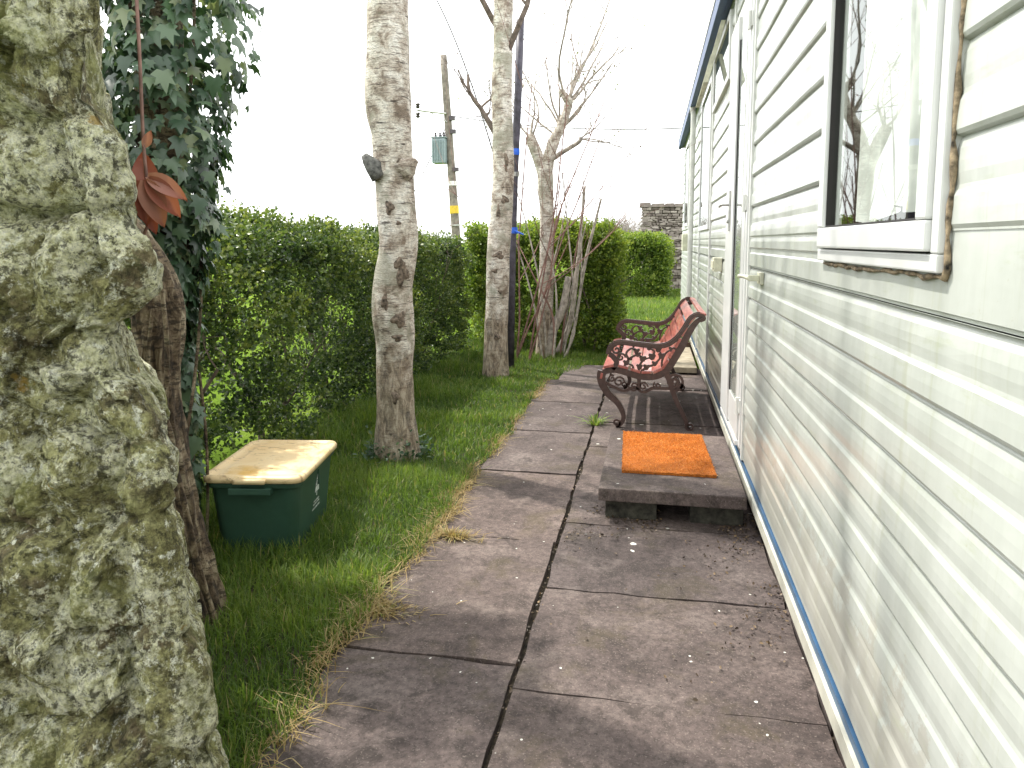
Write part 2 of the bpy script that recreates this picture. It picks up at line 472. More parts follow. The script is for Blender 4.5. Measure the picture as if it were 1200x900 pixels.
# ------------------------------------------------------------------ world, sun, camera
SUN_AZ = Vector((-.88, .40))
SUN_EL = math.radians(60)
w = bpy.data.worlds.new('World'); scene.world = w; w.use_nodes = True
nt = w.node_tree
sky = N(nt, 'ShaderNodeTexSky', sky_type='NISHITA')
sky.sun_disc = False
sky.sun_elevation = SUN_EL
sky.sun_rotation = math.atan2(SUN_AZ.x, SUN_AZ.y)
sky.air_density = 1.0; sky.dust_density = 2; sky.ozone_density = 1
hs = N(nt, 'ShaderNodeHueSaturation'); hs.inputs['Saturation'].default_value = .22
L(nt, sky.outputs[0], hs.inputs['Color'])
bg = nt.nodes['Background']; bg.inputs['Strength'].default_value = .14
# thin bright cloud veil over the clear sky
veil = mix(nt, .75, hs.outputs[0], (9.4, 9.5, 9.5))
L(nt, veil, bg.inputs['Color'])
sl = bpy.data.lights.new('sun', 'SUN'); sl.energy = 2.5; sl.angle = math.radians(1.2); sl.color = (1, .95, .86)
so = bpy.data.objects.new('sun', sl); col.objects.link(so)
d = Vector((SUN_AZ.x, SUN_AZ.y, 0)).normalized() * math.cos(SUN_EL); d.z = math.sin(SUN_EL)
so.rotation_euler = d.to_track_quat('Z', 'Y').to_euler(); so.location = d * 30

cam = bpy.data.cameras.new('camera'); co = bpy.data.objects.new('camera', cam); col.objects.link(co)
scene.camera = co
cam.sensor_width = 36; cam.lens = 36 * 850 / 1200
cam.shift_y = -75 / 1200
cam.clip_start = .05; cam.clip_end = 2000
pit = math.atan(92 / 850); yaw = math.atan(165 / 850 * math.cos(pit))
co.location = (0, 0, 1.5)
co.rotation_euler = (PI / 2 - pit, 0, yaw)
scene.view_settings.view_transform = 'Standard'
scene.view_settings.look = 'None'
scene.view_settings.gamma = 1
scene.view_settings.exposure = 1.22

# ------------------------------------------------------------------ ground and path
g = MB(); g.add([(-500, -60, -.045), (500, -60, -.045), (500, 900, -.045), (-500, 900, -.045)], [(0, 1, 2, 3)])
tag(g.build('ground', M['field']), kind='structure')
g = MB(); g.add([(-2.75, -1.5, -.02), (-1.06, -1.5, -.02), (-1.06, 10.6, -.02), (-2.75, 10.6, -.02)], [(0, 1, 2, 3)])
g.add([(-1.06, -1.5, -.035), (3.5, -1.5, -.035), (3.5, 8.9, -.035), (-1.06, 8.9, -.035)], [(0, 1, 2, 3)])
tag(g.build('soil', M['soil']), kind='structure')

pm = MB()
def slab(x0, x1, y0, y1, dz=0.):
    xs = np.linspace(x0, x1, max(2, int((x1 - x0) / .09))); ys = np.linspace(y0, y1, max(2, int((y1 - y0) / .09)))
    t = rng.uniform(.1, .9)
    r = lambda: rng.uniform(-.005, .005)
    c = (r(), r(), r())
    j = lambda: rng.uniform(-.008, .006)
    top = []
    for y in ys:
        for x in xs:
            ex = j() if x in (x0, x1) else 0
            ey = j() if y in (y0, y1) else 0
            top.append((x + ex, y + ey, c[0] + c[1] * (x - x0) + c[2] * (y - y0) + dz))
    nx, ny = len(xs), len(ys)
    F = [(i * nx + k, i * nx + k + 1, (i + 1) * nx + k + 1, (i + 1) * nx + k) for i in range(ny - 1) for k in range(nx - 1)]
    V = list(top)
    ring = [k for k in range(nx)] + [i * nx + nx - 1 for i in range(1, ny)] + [(ny - 1) * nx + k for k in range(nx - 2, -1, -1)] + [i * nx for i in range(ny - 2, 0, -1)]
    b0 = len(V)
    for q in ring:
        x, y, z = top[q]; V.append((x, y, z - .05))
    for a in range(len(ring)):
        b_ = (a + 1) % len(ring)
        F.append((ring[a], b0 + a, b0 + b_, ring[b_]))
    pm.add(V, F, t)
ly = [-1.95, -.87, .21, 1.31, 2.40, 3.48, 4.56, 5.60, 6.66, 7.72]
for a, b_ in zip(ly[:-1], ly[1:]):
    slab(-1.10 + rng.uniform(-.02, .015), -.452, a + .006, b_ - .006)
slab(-.98, -.452, 7.73, 8.75)
ry = [-1.44 + .74 * k for k in range(15)]
for a, b_ in zip(ry[:-1], ry[1:]):
    slab(-.428, .57, a + .004, min(b_, 8.75) - .004)
    slab(.58, 1.5, a + .004, min(b_, 8.9) - .004)
tag(pm.build('path', M['path'], tint=True), kind='structure')

# pale raised slab at the far end
g = MB(); g.box(-.35, .52, 8.32, 9.95, 0.02, .085)
tag(g.build('concrete_slab', M['pale_slab'], bevel=.008), 'pale sunlit concrete slab lying beyond the bench at the end of the path', 'slab')
g = MB(); g.box(-.6, .9, 10.0, 10.06, -.04, .14)
tag(g.build('timber_edging', M['timber'], bevel=.006), 'dark timber edging board at the far end of the path', 'edging board')

# ------------------------------------------------------------------ lawn grass
def blades(name, x0, x1, y0, y1, n, hgt, mat, bare, tint_lo=0., tint_hi=.88, width=.0042, lean=.55, dens=None, z0=-.02):
    P = np.stack([rng.uniform(x0, x1, n), y0 + (y1 - y0) * rng.uniform(0, 1, n), np.full(n, z0)], 1)
    keep = np.ones(n, bool)
    for fn in bare:
        keep &= ~fn(P)
    if dens is not None:
        keep &= rng.uniform(0, 1, n) < dens(P)
    P = P[keep]; n = len(P)
    cl = lump(P, 5, 3)
    h = hgt(P) * rng.uniform(.55, 1.25, n) * (1 + .35 * cl)
    az = rng.uniform(0, 2 * PI, n) + lump(P, 2.5, 5) * 1.2
    ln = np.abs(rng.normal(0, 1, n)) * lean + .12
    dirh = np.stack([np.cos(az), np.sin(az), np.zeros(n)], 1)
    side = np.stack([-np.sin(az), np.cos(az), np.zeros(n)], 1)
    V = []
    for k, (t, wd) in enumerate(((0, 1), (.4, .9), (.75, .6), (1, 0))):
        c = P + dirh * (h * ln * t ** 1.8)[:, None]
        c[:, 2] += h * (t - .28 * np.minimum(ln, 1.6) * t ** 2.2)
        if wd:
            V += [c - side * width * wd / 2, c + side * width * wd / 2]
        else:
            V.append(c)
    V = np.stack(V, 1)
    F = [(0, 1, 3, 2), (2, 3, 5, 4), (4, 5, 6)]
    base = np.arange(n) * 7
    loops = np.concatenate([np.stack([base + i for i in f], 1) for f in F], 1).ravel()
    sizes = np.tile([4, 4, 3], n)
    t = np.clip(rng.normal(.45, .2, n) + .22 * cl, tint_lo, tint_hi)
    t = np.where(rng.uniform(0, 1, n) < .03, 1., t)
    return np_mesh(name, V.reshape(-1, 3), loops, sizes, mat, None, np.repeat(t, 7))

def in_box(P):   # the storage box footprint
    return box_local(P)
BOXC = np.array([-1.885, 3.335]); BOXA = math.radians(9)
def box_local(P):
    q = P[:, :2] - BOXC; c, s = math.cos(-BOXA), math.sin(-BOXA)
    x = q[:, 0] * c - q[:, 1] * s; y = q[:, 0] * s + q[:, 1] * c
    return (np.abs(x) < .195) & (np.abs(y) < .265)
stem_spots = [(-1.72, 4.7, .13), (-1.71, 7.9, .12), (-1.37, 9.3, .1), (-1.76, 2.5, .1)]
def near_stem(P):
    r = np.zeros(len(P), bool)
    for x, y, rad in stem_spots:
        r |= (P[:, 0] - x) ** 2 + (P[:, 1] - y) ** 2 < rad * rad
    return r
def path_edge(P):
    e = P[:, 0] > -1.09 + .05 * lump(P, 6, 9) + np.clip((P[:, 1] - 7.7) * .28, 0, .3)
    return (e & (P[:, 1] < 8.77)) | ((P[:, 0] > -.37) & (P[:, 1] < 10.0))
def hgrass(P):
    h = .075 + .035 * np.clip(lump(P, 1.7, 11), -1, 1) + .05 * (P[:, 0] < -2.2)
    dbox = np.hypot(P[:, 0] + 1.80, (P[:, 1] - 3.3) * .8)
    h = h + .06 * np.exp(-(np.maximum(dbox - .22, 0) / .13) ** 2)
    return np.where(P[:, 1] < 2.6, h * 1.15, h)
gn = blades('grass', -2.65, -.95, 1.3, 4.6, 62000, hgrass, M['grass'], [in_box, near_stem, path_edge])
tag(gn, 'uneven green lawn grass between the hedge and the path', 'grass', kind='stuff')
gf = blades('grass', -2.65, -.3, 4.6, 10.6, 64000, lambda P: hgrass(P) * 1.1, M['grass'], [near_stem, path_edge], width=.0065)
tag(gf, 'lawn grass around the foot of the birches', 'grass', kind='stuff')
def behind(P):
    return (P[:, 0] > -.6) & (P[:, 1] < 10.1)
gb = blades('grass', -3.0, .9, 10.0, 23, 42000, lambda P: .15 + .12 * np.clip(lump(P, 1.3, 21), 0, 1), M['grass'], [behind], width=.014, tint_lo=.3, tint_hi=.93, z0=-.045)
tag(gb, 'tall rough grass beyond the end of the path', 'grass', kind='stuff')
# dry thatch along the slab edge
def dden(P):
    e = -1.10 + .05 * lump(P, 6, 9)
    return np.clip(1 - np.abs(P[:, 0] - e + .0) / .075, 0, 1) * np.clip(.45 + .9 * lump(P, 3.1, 31), 0.04, 1)
dg = blades('dry_grass', -1.3, -.95, 1.3, 7.7, 30000, lambda P: np.full(len(P), .042), M['dry'], [], lean=1.9, dens=dden, width=.004, tint_hi=1., z0=0.002)
tag(dg, 'straw-coloured dry grass along the edge of the path', 'dry grass', kind='stuff')

def tuft(name, x, y, n, h, mat, label, cat, spread=.06, lean=1., width=.005, flat=1.0):
    r = np.abs(rng.normal(0, spread, n)); a = rng.uniform(0, 2 * PI, n)
    P = np.stack([x + r * np.cos(a) * 1.6, y + r * np.sin(a) * flat, np.full(n, -.0)], 1)
    hh = h * rng.uniform(.5, 1.2, n); ln = np.abs(rng.normal(0, lean, n)) + .1
    dh = np.stack([np.cos(a), np.sin(a), 0 * a], 1); sd = np.stack([-np.sin(a), np.cos(a), 0 * a], 1)
    V = []
    for t, wd in ((0, 1), (.45, .9), (.8, .55), (1, 0)):
        c = P + dh * (hh * ln * t ** 1.6)[:, None]
        c[:, 2] += hh * np.maximum(t - .45 * np.minimum(ln, 1.5) * t ** 2, .04 * t)
        V += [c - sd * width * wd / 2, c + sd * width * wd / 2] if wd else [c]
    V = np.stack(V, 1); base = np.arange(n) * 7
    loops = np.concatenate([np.stack([base + i for i in f], 1) for f in [(0, 1, 3, 2), (2, 3, 5, 4), (4, 5, 6)]], 1).ravel()
    o = np_mesh(name, V.reshape(-1, 3), loops, np.tile([4, 4, 3], n), mat, None, np.repeat(rng.uniform(0, 1, n), 7))
    return tag(o, label, cat)
tuft('grass_tuft', -.985, 3.44, 420, .042, M['dry'], 'dry yellowish grass tuft growing across a joint between two path slabs', 'grass tuft', .055, 1.0, flat=.5)
tuft('grass_tuft', -1.07, 2.66, 620, .024, M['dry'], 'flattened straw tuft at the slab corner nearest the viewer', 'grass tuft', .05, 1.5, flat=.9)
tuft('weed', -.435, 5.86, 46, .105, M['weed'], 'small bright green weed sprouting from the path joint by the bench foot', 'weed', .022, .9, .011)

# moss and crumbs beside the step
def crumbs(name, spots, label):
    n = len(spots); P = np.array(spots)
    s = rng.uniform(.003, .009, n)
    return tag(leaves(name, P, rng.normal(size=(n, 3)) * [1, 1, .35], rng.normal(size=(n, 3)) * .6 + [0, 0, 1], s * 2.2, rng.uniform(0, 1, n), M['debris'], None, LEAF_OVAL, LEAF_OVAL_F), label, 'debris', kind='stuff')
sp = []
while len(sp) < 900:
    x, y = rng.uniform(-.42, .6), rng.uniform(2.3, 4.0)
    q = np.array([[x, y, 0]])
    near = math.exp(-max(0, 3.82 - y) / .14) * .9 + .45 * math.exp(-max(0, .55 - x) / .16) + (.35 if x < -.22 and y > 3.5 else 0)
    if rng.uniform() < near * np.clip(.35 + lump(q, 9, 41)[0], .02, 1):
        sp.append((x, y, .006 + rng.uniform(0, .006)))
for k in range(350):
    y = rng.uniform(1.5, 8.5); sp.append((-.44 + rng.normal(0, .009), y, -.014 + rng.uniform(0, .012)))
crumbs('debris', sp, 'dark moss crumbs and leaf litter scattered on the slabs before the step')

# ------------------------------------------------------------------ step, blocks, mat
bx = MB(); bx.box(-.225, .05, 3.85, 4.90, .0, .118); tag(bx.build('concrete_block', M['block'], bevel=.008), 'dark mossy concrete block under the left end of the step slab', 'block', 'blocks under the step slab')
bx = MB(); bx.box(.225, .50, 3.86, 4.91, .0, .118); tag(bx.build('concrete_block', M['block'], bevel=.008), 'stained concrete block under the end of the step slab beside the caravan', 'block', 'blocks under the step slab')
bx = MB(); bx.box(-.26, .505, 3.78, 4.98, .119, .19)
tag(bx.build('step_slab', M['step'], bevel=.008, tint=True), 'raised grey concrete slab used as doorstep with an orange mat on it', 'doorstep')
def mat_mesh():
    nx, ny = 60, 76
    x0, x1, y0, y1 = -.145, .375, 4.06, 4.93
    V, F = [], []
    for i in range(ny + 1):
        for k in range(nx + 1):
            u, v = k / nx, i / ny
            e = 1 if k in (0, nx) or i in (0, ny) else 0
            x = x0 + (x1 - x0) * u + (rng.uniform(-.004, .004) if e else 0); y = y0 + (y1 - y0) * v + (rng.uniform(-.004, .004) if e else 0)
            V.append((x + (y - y0) * -.03, y, .205 + rng.uniform(-.0025, .0025) + .002 * math.sin(5 * v + 2 * u)))
    F = [(i * (nx + 1) + k, i * (nx + 1) + k + 1, (i + 1) * (nx + 1) + k + 1, (i + 1) * (nx + 1) + k) for i in range(ny) for k in range(nx)]
    ring = [k for k in range(nx + 1)] + [i * (nx + 1) + nx for i in range(1, ny + 1)] + [ny * (nx + 1) + k for k in range(nx - 1, -1, -1)] + [i * (nx + 1) for i in range(ny - 1, 0, -1)]
    b0 = len(V)
    for q in ring: V.append((V[q][0], V[q][1], .1915))
    for a in range(len(ring)):
        b_ = (a + 1) % len(ring); F.append((ring[a], b0 + a, b0 + b_, ring[b_]))
    m = MB(); m.add(V, F); return m
dm = mat_mesh().build('doormat', M['coir']); tag(dm, 'bright orange coir doormat lying on the step slab', 'doormat')

def mat_pile():
    n = 16000; u = rng.uniform(-.004, 1.004, n); v = rng.uniform(-.004, 1.004, n)
    P = np.stack([-.145 + .52 * u - .026 * v, 4.06 + .87 * v, .2045 + 0 * u], 1)
    ax = rng.normal(0, .8, (n, 3)) * [1, 1, .3] + [0, 0, .55]
    return leaves('pile', P, ax, rng.normal(0, 1, (n, 3)), rng.uniform(.008, .017, n), np.clip(rng.normal(.5, .25, n) + .2 * lump(P, 12, 8), 0, 1), M['fibre'], dm, np.array([(-.06, 0, 0), (.06, 0, 0), (0, 1, 0)]), [(0, 1, 2)])
M['fibre'] = leaf_mat('coir_fibre', [(0, (.20, .05, .008)), (.4, (.55, .17, .02)), (.75, (.74, .29, .06)), (1, (.85, .50, .18))], .1, .9, .1)
mat_pile()

# ------------------------------------------------------------------ caravan
W = .56
CZ0, CZ1, CYA, CYB = .16, 3.32, -1.6, 14.3
car = empty('static_caravan', (W + 1.5, 6.3, 0), 'long cream static caravan clad in horizontal aluminium boards with white framed windows', 'caravan')
def profile(z0, z1, top_anchor, period=.172):
    """(z, offset outward) from z1 down to z0"""
    shape = [(0, .000), (.006, .0040), (.022, .0078), (.045, .0098), (.066, .0100), (.078, .0092), (.088, .0086), (.097, .0096), (.108, .0138), (.134, .0152), (.160, .0156), (.168, .0120)]
    pts = []
    k = math.floor((top_anchor - z1) / period) - 1
    z = top_anchor - k * period
    while True:
        for dz, o in shape:
            zz = z - dz
            if z0 <= zz <= z1: pts.append((zz, o))
        z -= period
        if z < z0 - period: break
    if pts[0][0] < z1 - 1e-4: pts.insert(0, (z1, pts[0][1]))
    if pts[-1][0] > z0 + 1e-4: pts.append((z0, pts[-1][1]))
    return pts
sd = MB()
def panel(y0, y1, pts):
    ys = np.linspace(y0, y1, max(2, int((y1 - y0) / .12) + 1))
    V = []
    for zz, o in pts:
        P = np.stack([np.full(len(ys), W), ys, np.full(len(ys), zz)], 1)
        wv = .0016 * lump(P * [1, 1, 2.2], 5, 61, 2) + .0022 * lump(P * [1, 1, .6], 1.6, 62, 2)
        P[:, 0] -= o + wv
        V.append(P)
    n = len(ys)
    F = [(i * n + k, (i + 1) * n + k, (i + 1) * n + k + 1, i * n + k + 1) for i in range(len(pts) - 1) for k in range(n - 1)]
    sd.add(np.concatenate(V), F)
lowp = profile(.215, 1.355, 1.35)
flatp = [(1.52, .010), (1.40, .0125), (1.366, .013), (1.362, .004), (1.355, .002)]
upp = profile(1.52, CZ1, 1.52 + .172 * 12)
flatl = [(1.52, .010), (1.50, .012), (1.468, .012), (1.462, .005), (1.44, .005), (1.432, .012), (1.366, .013), (1.362, .004), (1.355, .002)]
WY0, WY1, WZ0, WZ1 = 1.50, 2.515, 1.44, 2.42       # big window opening incl. outer frame
DY0, DY1, DZ0, DZ1 = 4.40, 5.46, .27, 2.98
for (a, b_) in ((CYA, WY0), (WY1, DY0), (DY1, CYB)):
    panel(a, b_, lowp); panel(a, b_, flatp if a < WY0 else flatl); panel(a, b_, upp)
panel(WY0, WY1, lowp); panel(WY0, WY1, [(WZ0, .012), (1.40, .0125), (1.366, .013), (1.362, .004), (1.355, .002)])
panel(WY0, WY1, profile(WZ1, CZ1, 1.52 + .172 * 12))
panel(DY0, DY1, profile(DZ1, CZ1, 1.52 + .172 * 12))
panel(DY0, DY1, [(DZ0, .012), (.215, .012)])
sd.build('cladding', M['siding'], car)
sh = MB()   # inner shell, floor, ends, far side
X1 = W + 3.0
sh.box(X1, X1 + .03, CYA, CYB, CZ0, CZ1); sh.box(W + .02, X1, CYA - .03, CYA, CZ0, CZ1); sh.box(W + .02, X1, CYB, CYB + .03, CZ0, CZ1)
sh.build('end_wall', M['siding'], car)
sh = MB(); sh.box(W + .03, X1, CYA, CYB, CZ0 + .05, CZ0 + .12); sh.build('chassis_floor', M['inside'], car)
sh = MB(); sh.box(W + .9, W + .93, CYA + .1, CYB - .1, .3, CZ1 - .02); sh.build('inner_partition', M['inside'], car)
sh = MB(); sh.add([(W - .06, CYA - .1, CZ1 + .02), (X1 + .1, CYA - .1, CZ1 + .02), (X1 + .1, CYB + .12, CZ1 + .02), (W - .06, CYB + .12, CZ1 + .02),
                   (W - .06, CYA - .1, CZ1 + .07), (X1 + .1, CYA - .1, CZ1 + .07), (X1 + .1, CYB + .12, CZ1 + .07), (W - .06, CYB + .12, CZ1 + .07),
                   (W + 1.5, CYA - .1, CZ1 + .35), (W + 1.5, CYB + .12, CZ1 + .35)],
                  [(0, 3, 2, 1), (0, 1, 5, 8, 4), (3, 7, 9, 6, 2), (0, 4, 7, 3), (1, 2, 6, 5), (4, 8, 9, 7), (8, 5, 6, 9)])
sh.build('roof', M['roof'], car)
gt = MB(); gt.box(W - .115, W - .062, CYA - .1, CYB + .14, CZ1 - .075, CZ1 + .085); gt.box(W - .061, W - .016, CYA - .1, CYB + .14, CZ1 - .055, CZ1 + .015)
gt.build('gutter', M['gutter'], car, bevel=.006)
gt = MB(); gt.box(W - .121, W - .116, CYA - .1, CYB + .15, CZ1 + .055, CZ1 + .09); gt.build('gutter_lip', M['trimwhite'], car)
# bottom rail: blue insert and cream skirt lip with a slight sag
def strip(name, z0, z1, o0, o1, mat, sag):
    ys = np.linspace(CYA, CYB, 140); V = []
    s = sag * (np.sin(ys * 1.7) + .6 * np.sin(ys * .63 + 1)) 
    for zz, oo in ((z0, o0), (z0, o1), (z1, o1), (z1, o0)):
        V.append(np.stack([W - oo - s * .6, ys, zz + s], 1))
    V = np.stack(V, 1).reshape(-1, 3); F = []
    for i in range(len(ys) - 1):
        for k in range(4):
            F.append((i * 4 + k, i * 4 + (k + 1) % 4, i * 4 + 4 + (k + 1) % 4, i * 4 + 4 + k))
    m = MB(); m.add(V, F); return m.build(name, mat, car)
strip('trim_rail', .178, .206, -.03, .018, M['blue'], .0)
strip('skirt', .122, .177, -.02, .030, M['skirt'], .004)
# window with outer frame, sash, pane, net curtain
def ring_frame(y0, y1, z0, z1, wd, x0, x1, bottom=None):
    b_ = wd if bottom is None else bottom
    m = MB()
    m.box(x0, x1, y0, y0 + wd, z0 + b_ + .0005, z1 - wd - .0005); m.box(x0, x1, y1 - wd, y1, z0 + b_ + .0005, z1 - wd - .0005)
    m.box(x0, x1, y0, y1, z0, z0 + b_); m.box(x0, x1, y0, y1, z1 - wd, z1)
    return m
win = ring_frame(WY0, WY1, WZ0, WZ1, .036, W - .034, W + .02, .036).build('window', M['upvc'], car, bevel=.004)
ring_frame(WY0 + .038, WY1 - .038, WZ0 + .040, WZ1 - .038, .058, W - .046, W + .015, .062).build('sash', M['upvc'], win, bevel=.006)
ring_frame(WY0 + .097, WY1 - .097, WZ0 + .103, WZ1 - .097, .005, W - .034, W - .008, .005).build('gasket', M['seal'], win)
pn = MB(); pn.add([(W - .02, WY0 + .1, WZ0 + .1), (W - .02, WY1 - .1, WZ0 + .1), (W - .02, WY1 - .1, WZ1 - .1), (W - .02, WY0 + .1, WZ1 - .1)], [(0, 3, 2, 1)])
pn.build('pane', M['glass'], win)
def curtain():
    V, F = [], []; nu, nv = 90, 24
    y0, y1 = WY0 + .10, WY1 - .19
    for j in range(nv + 1):
        for i in range(nu + 1):
            u, v = i / nu, j / nv
            zb = WZ0 + .118 + .11 * max(0, 1 - u / .26) ** 1.4 + .022 * math.sin(u * 4) + .012 * math.sin(u * 15)
            z = zb + (WZ1 - .05 - zb) * v
            V.append((W + .034 + .016 * math.sin(u * 34 + .6 * math.sin(v * 3)) + .012 * math.sin(u * 13), y0 + (y1 - y0) * u, z))
    F = [(j * (nu + 1) + i, j * (nu + 1) + i + 1, (j + 1) * (nu + 1) + i + 1, (j + 1) * (nu + 1) + i) for j in range(nv) for i in range(nu)]
    m = MB(); m.add(V, F); return m
curtain().build('net_curtain', M['net'], win, smooth=True)
sl_ = MB(); sl_.box(W + .02, W + .4, WY0 - .2, WY1 + .2, WZ0 + .05, WZ0 + .07); sl_.build('inner_sill', M['inside'], win)
# old sealant bead round the frame
se = MB()
pts = [(W - .016, WY1 - .02, WZ0 - .009)] + [(W - .016 - rng.uniform(0, .004), y, WZ0 - .009 + rng.normal(0, .0022)) for y in np.linspace(WY1 - .1, WY0, 26)]
pts += [(W - .016 - rng.uniform(0, .004), WY0 - .006 + rng.normal(0, .0025), z) for z in np.linspace(WZ0 + .01, WZ1, 34)]
se.tube(pts, [.0055 * rng.uniform(.5, 1.35) for _ in pts], 7); se.build('sealant', M['sealant'], win, smooth=True)

# door
dr = empty('door', (W, DY0, DZ0), None, None); del_lab = [dr.pop(k, None) for k in ('label', 'category')]
dr.parent = car; dr.matrix_parent_inverse = parent_inv(car)
def dpart(mb, name, mat, **k):
    o = mb.build(name, mat, None, **k)
    o.parent = dr
    from mathutils import Matrix
    o.matrix_parent_inverse = Matrix.Translation(dr.location).inverted()
    return o
f = MB(); f.box(W - .030, W + .02, DY0, DY0 + .07, DZ0 + .0, DZ1); f.box(W - .030, W + .02, DY1 - .05, DY1, DZ0, DZ1); f.box(W - .030, W + .02, DY0 + .0705, DY1 - .0505, DZ1 - .06, DZ1)
f.box(W - .05, W + .02, DY0 + .0705, DY1 - .0505, DZ0 - .0, DZ0 + .03)
dpart(f, 'frame', M['upvc'], bevel=.005)
f = MB(); f.box(W - .052, W - .004, DY0 + .56, DY1 - .054, DZ0 + .04, DZ1 - .064); f.box(W - .04, W - .004, DY0 + .075, DY0 + .559, DZ0 + .04, DZ0 + .25)
f.box(W - .034, W - .004, DY0 + .075, DY0 + .20, DZ0 + .251, DZ1 - .064); f.box(W - .03, W - .004, DY0 + .2005, DY0 + .559, DZ1 - .2, DZ1 - .064)
dpart(f, 'leaf', M['upvc'], bevel=.005)
f = MB(); f.box(W - .0415, W - .010, DY0 + .540, DY0 + .5585, DZ0 + .252, DZ1 - .21); dpart(f, 'seal', M['seal'])
f = MB(); f.add([(W - .038, DY0 + .202, DZ0 + .251), (W - .038, DY0 + .539, DZ0 + .251), (W - .038, DY0 + .539, DZ1 - .201), (W - .038, DY0 + .202, DZ1 - .201)], [(0, 3, 2, 1)]); dpart(f, 'pane', M['glass'])
f = MB(); f.box(W - .026, W - .024, DY0 + .2005, DY0 + .5395, DZ0 + .2505, DZ1 - .2005); dpart(f, 'backing', simple('door_blind', (.35, .35, .33), .7))
f = MB(); f.box(W - .064, W - .053, DY0 + .70, DY0 + .735, 1.57, 1.84)
f.tube([(W - .064, DY0 + .718, 1.745), (W - .105, DY0 + .718, 1.745), (W - .112, DY0 + .73, 1.745), (W - .112, DY0 + .85, 1.74)], .009, 8)
f.tube([(W - .064, DY0 + .718, 1.635), (W - .075, DY0 + .718, 1.635)], .014, 10)
dpart(f, 'handle', M['metal'], bevel=.002)
for z in (.52, 1.72, 2.75):
    f = MB(); f.tube([(W - .042, DY0 + .055, z - .05), (W - .042, DY0 + .055, z + .05)], .012, 10); f.box(W - .036, W - .0305, DY0 + .01, DY0 + .055, z - .04, z + .04)
    dpart(f, 'hinge', M['trimwhite'])
# door catch, hold-back, vents, small fittings
def cpart(mb, name, mat, **k): return mb.build(name, mat, car, **k)
f = MB(); f.box(W - .075, W - .012, 6.02, 6.22, 1.26, 1.37); f.box(W - .085, W - .0755, 6.04, 6.20, 1.285, 1.345); cpart(f, 'catch_box', M['fixture'], bevel=.008)  # box of the door's retaining catch
f = MB(); f.box(W - .028, W - .011, 3.80, 3.92, 1.285, 1.345); f.box(W - .08, W - .0285, 3.83, 3.86, 1.30, 1.33)
f.tube([(W - .072, 3.85, 1.315), (W - .095, 3.96, 1.32), (W - .10, 4.06, 1.316)], [.014, .010, .012], 8)
cpart(f, 'door_hook', M['fixture'], bevel=.004)
# vertical joint covers either side of the door, in the siding, downpipe
for y, wd in ((DY0 - .035, .022), (DY1 + .03, .02), (7.35, .03), (9.0, .03), (11.4, .045)):
    f = MB(); f.box(W - .024, W - .005, y - wd, y + wd, .216, CZ1 - .06); cpart(f, 'joint_cover', M['trimwhite'], bevel=.003)
f = MB(); f.tube([(W - .07, 10.0, .2), (W - .07, 10.0, 3.15), (W - .09, 10.0, 3.26)], .034, 12)
for z in (.6, 1.7, 2.8): f.tube([(W - .07, 10, z - .02), (W - .07, 10, z + .02)], .04, 12)
cpart(f, 'downpipe', M['trimwhite'])
f = MB(); f.box(W - .10, W - .012, 11.9, 12.15, 1.35, 1.62); cpart(f, 'gas_box', M['fixture'], bevel=.01)
# small windows past the door
def small_window(y0, y1, z0, z1, proud=.035):
    o = ring_frame(y0, y1, z0, z1, .05, W - proud, W + .0, .05).build('window', M['upvc'], car, bevel=.004)
    p = MB(); p.add([(W - .024, y0 + .045, z0 + .045), (W - .024, y1 - .045, z0 + .045), (W - .024, y1 - .045, z1 - .045), (W - .024, y0 + .045, z1 - .045)], [(0, 3, 2, 1)]); p.build('pane', M['glass'], o)
    p = MB(); p.box(W - .018, W - .014, y0 + .03, y1 - .03, z0 + .03, z1 - .03); p.build('backing', M['inside'], o)
    return o
small_window(7.45, 8.9, 1.62, 3.1)
small_window(11.9, 13.2, 1.75, 3.1)
tw = small_window(5.75, 7.25, 2.70, 3.2)
# open hopper sash above, cream, sticking out from the wall
f = MB()
for y in (6.05, 7.1):
    f.add([(W - .04, y - .03, 3.2), (W - .04, y + .03, 3.2), (W - .16, y + .03, 2.74), (W - .16, y - .03, 2.74), (W - .075, y - .03, 3.2), (W - .075, y + .03, 3.2), (W - .195, y + .03, 2.74), (W - .195, y - .03, 2.74)],
          [(0, 1, 2, 3), (4, 7, 6, 5), (0, 3, 7, 4), (1, 5, 6, 2), (0, 4, 5, 1), (3, 2, 6, 7)])
f.add([(W - .15, 6.081, 2.79), (W - .15, 7.069, 2.79), (W - .161, 7.069, 2.741), (W - .161, 6.081, 2.741), (W - .18, 6.081, 2.79), (W - .18, 7.069, 2.79), (W - .194, 7.069, 2.741), (W - .194, 6.081, 2.741)],
      [(0, 1, 2, 3), (4, 7, 6, 5), (0, 3, 7, 4), (1, 5, 6, 2), (0, 4, 5, 1), (3, 2, 6, 7)])
f.build('sash', M['fixture'], tw)

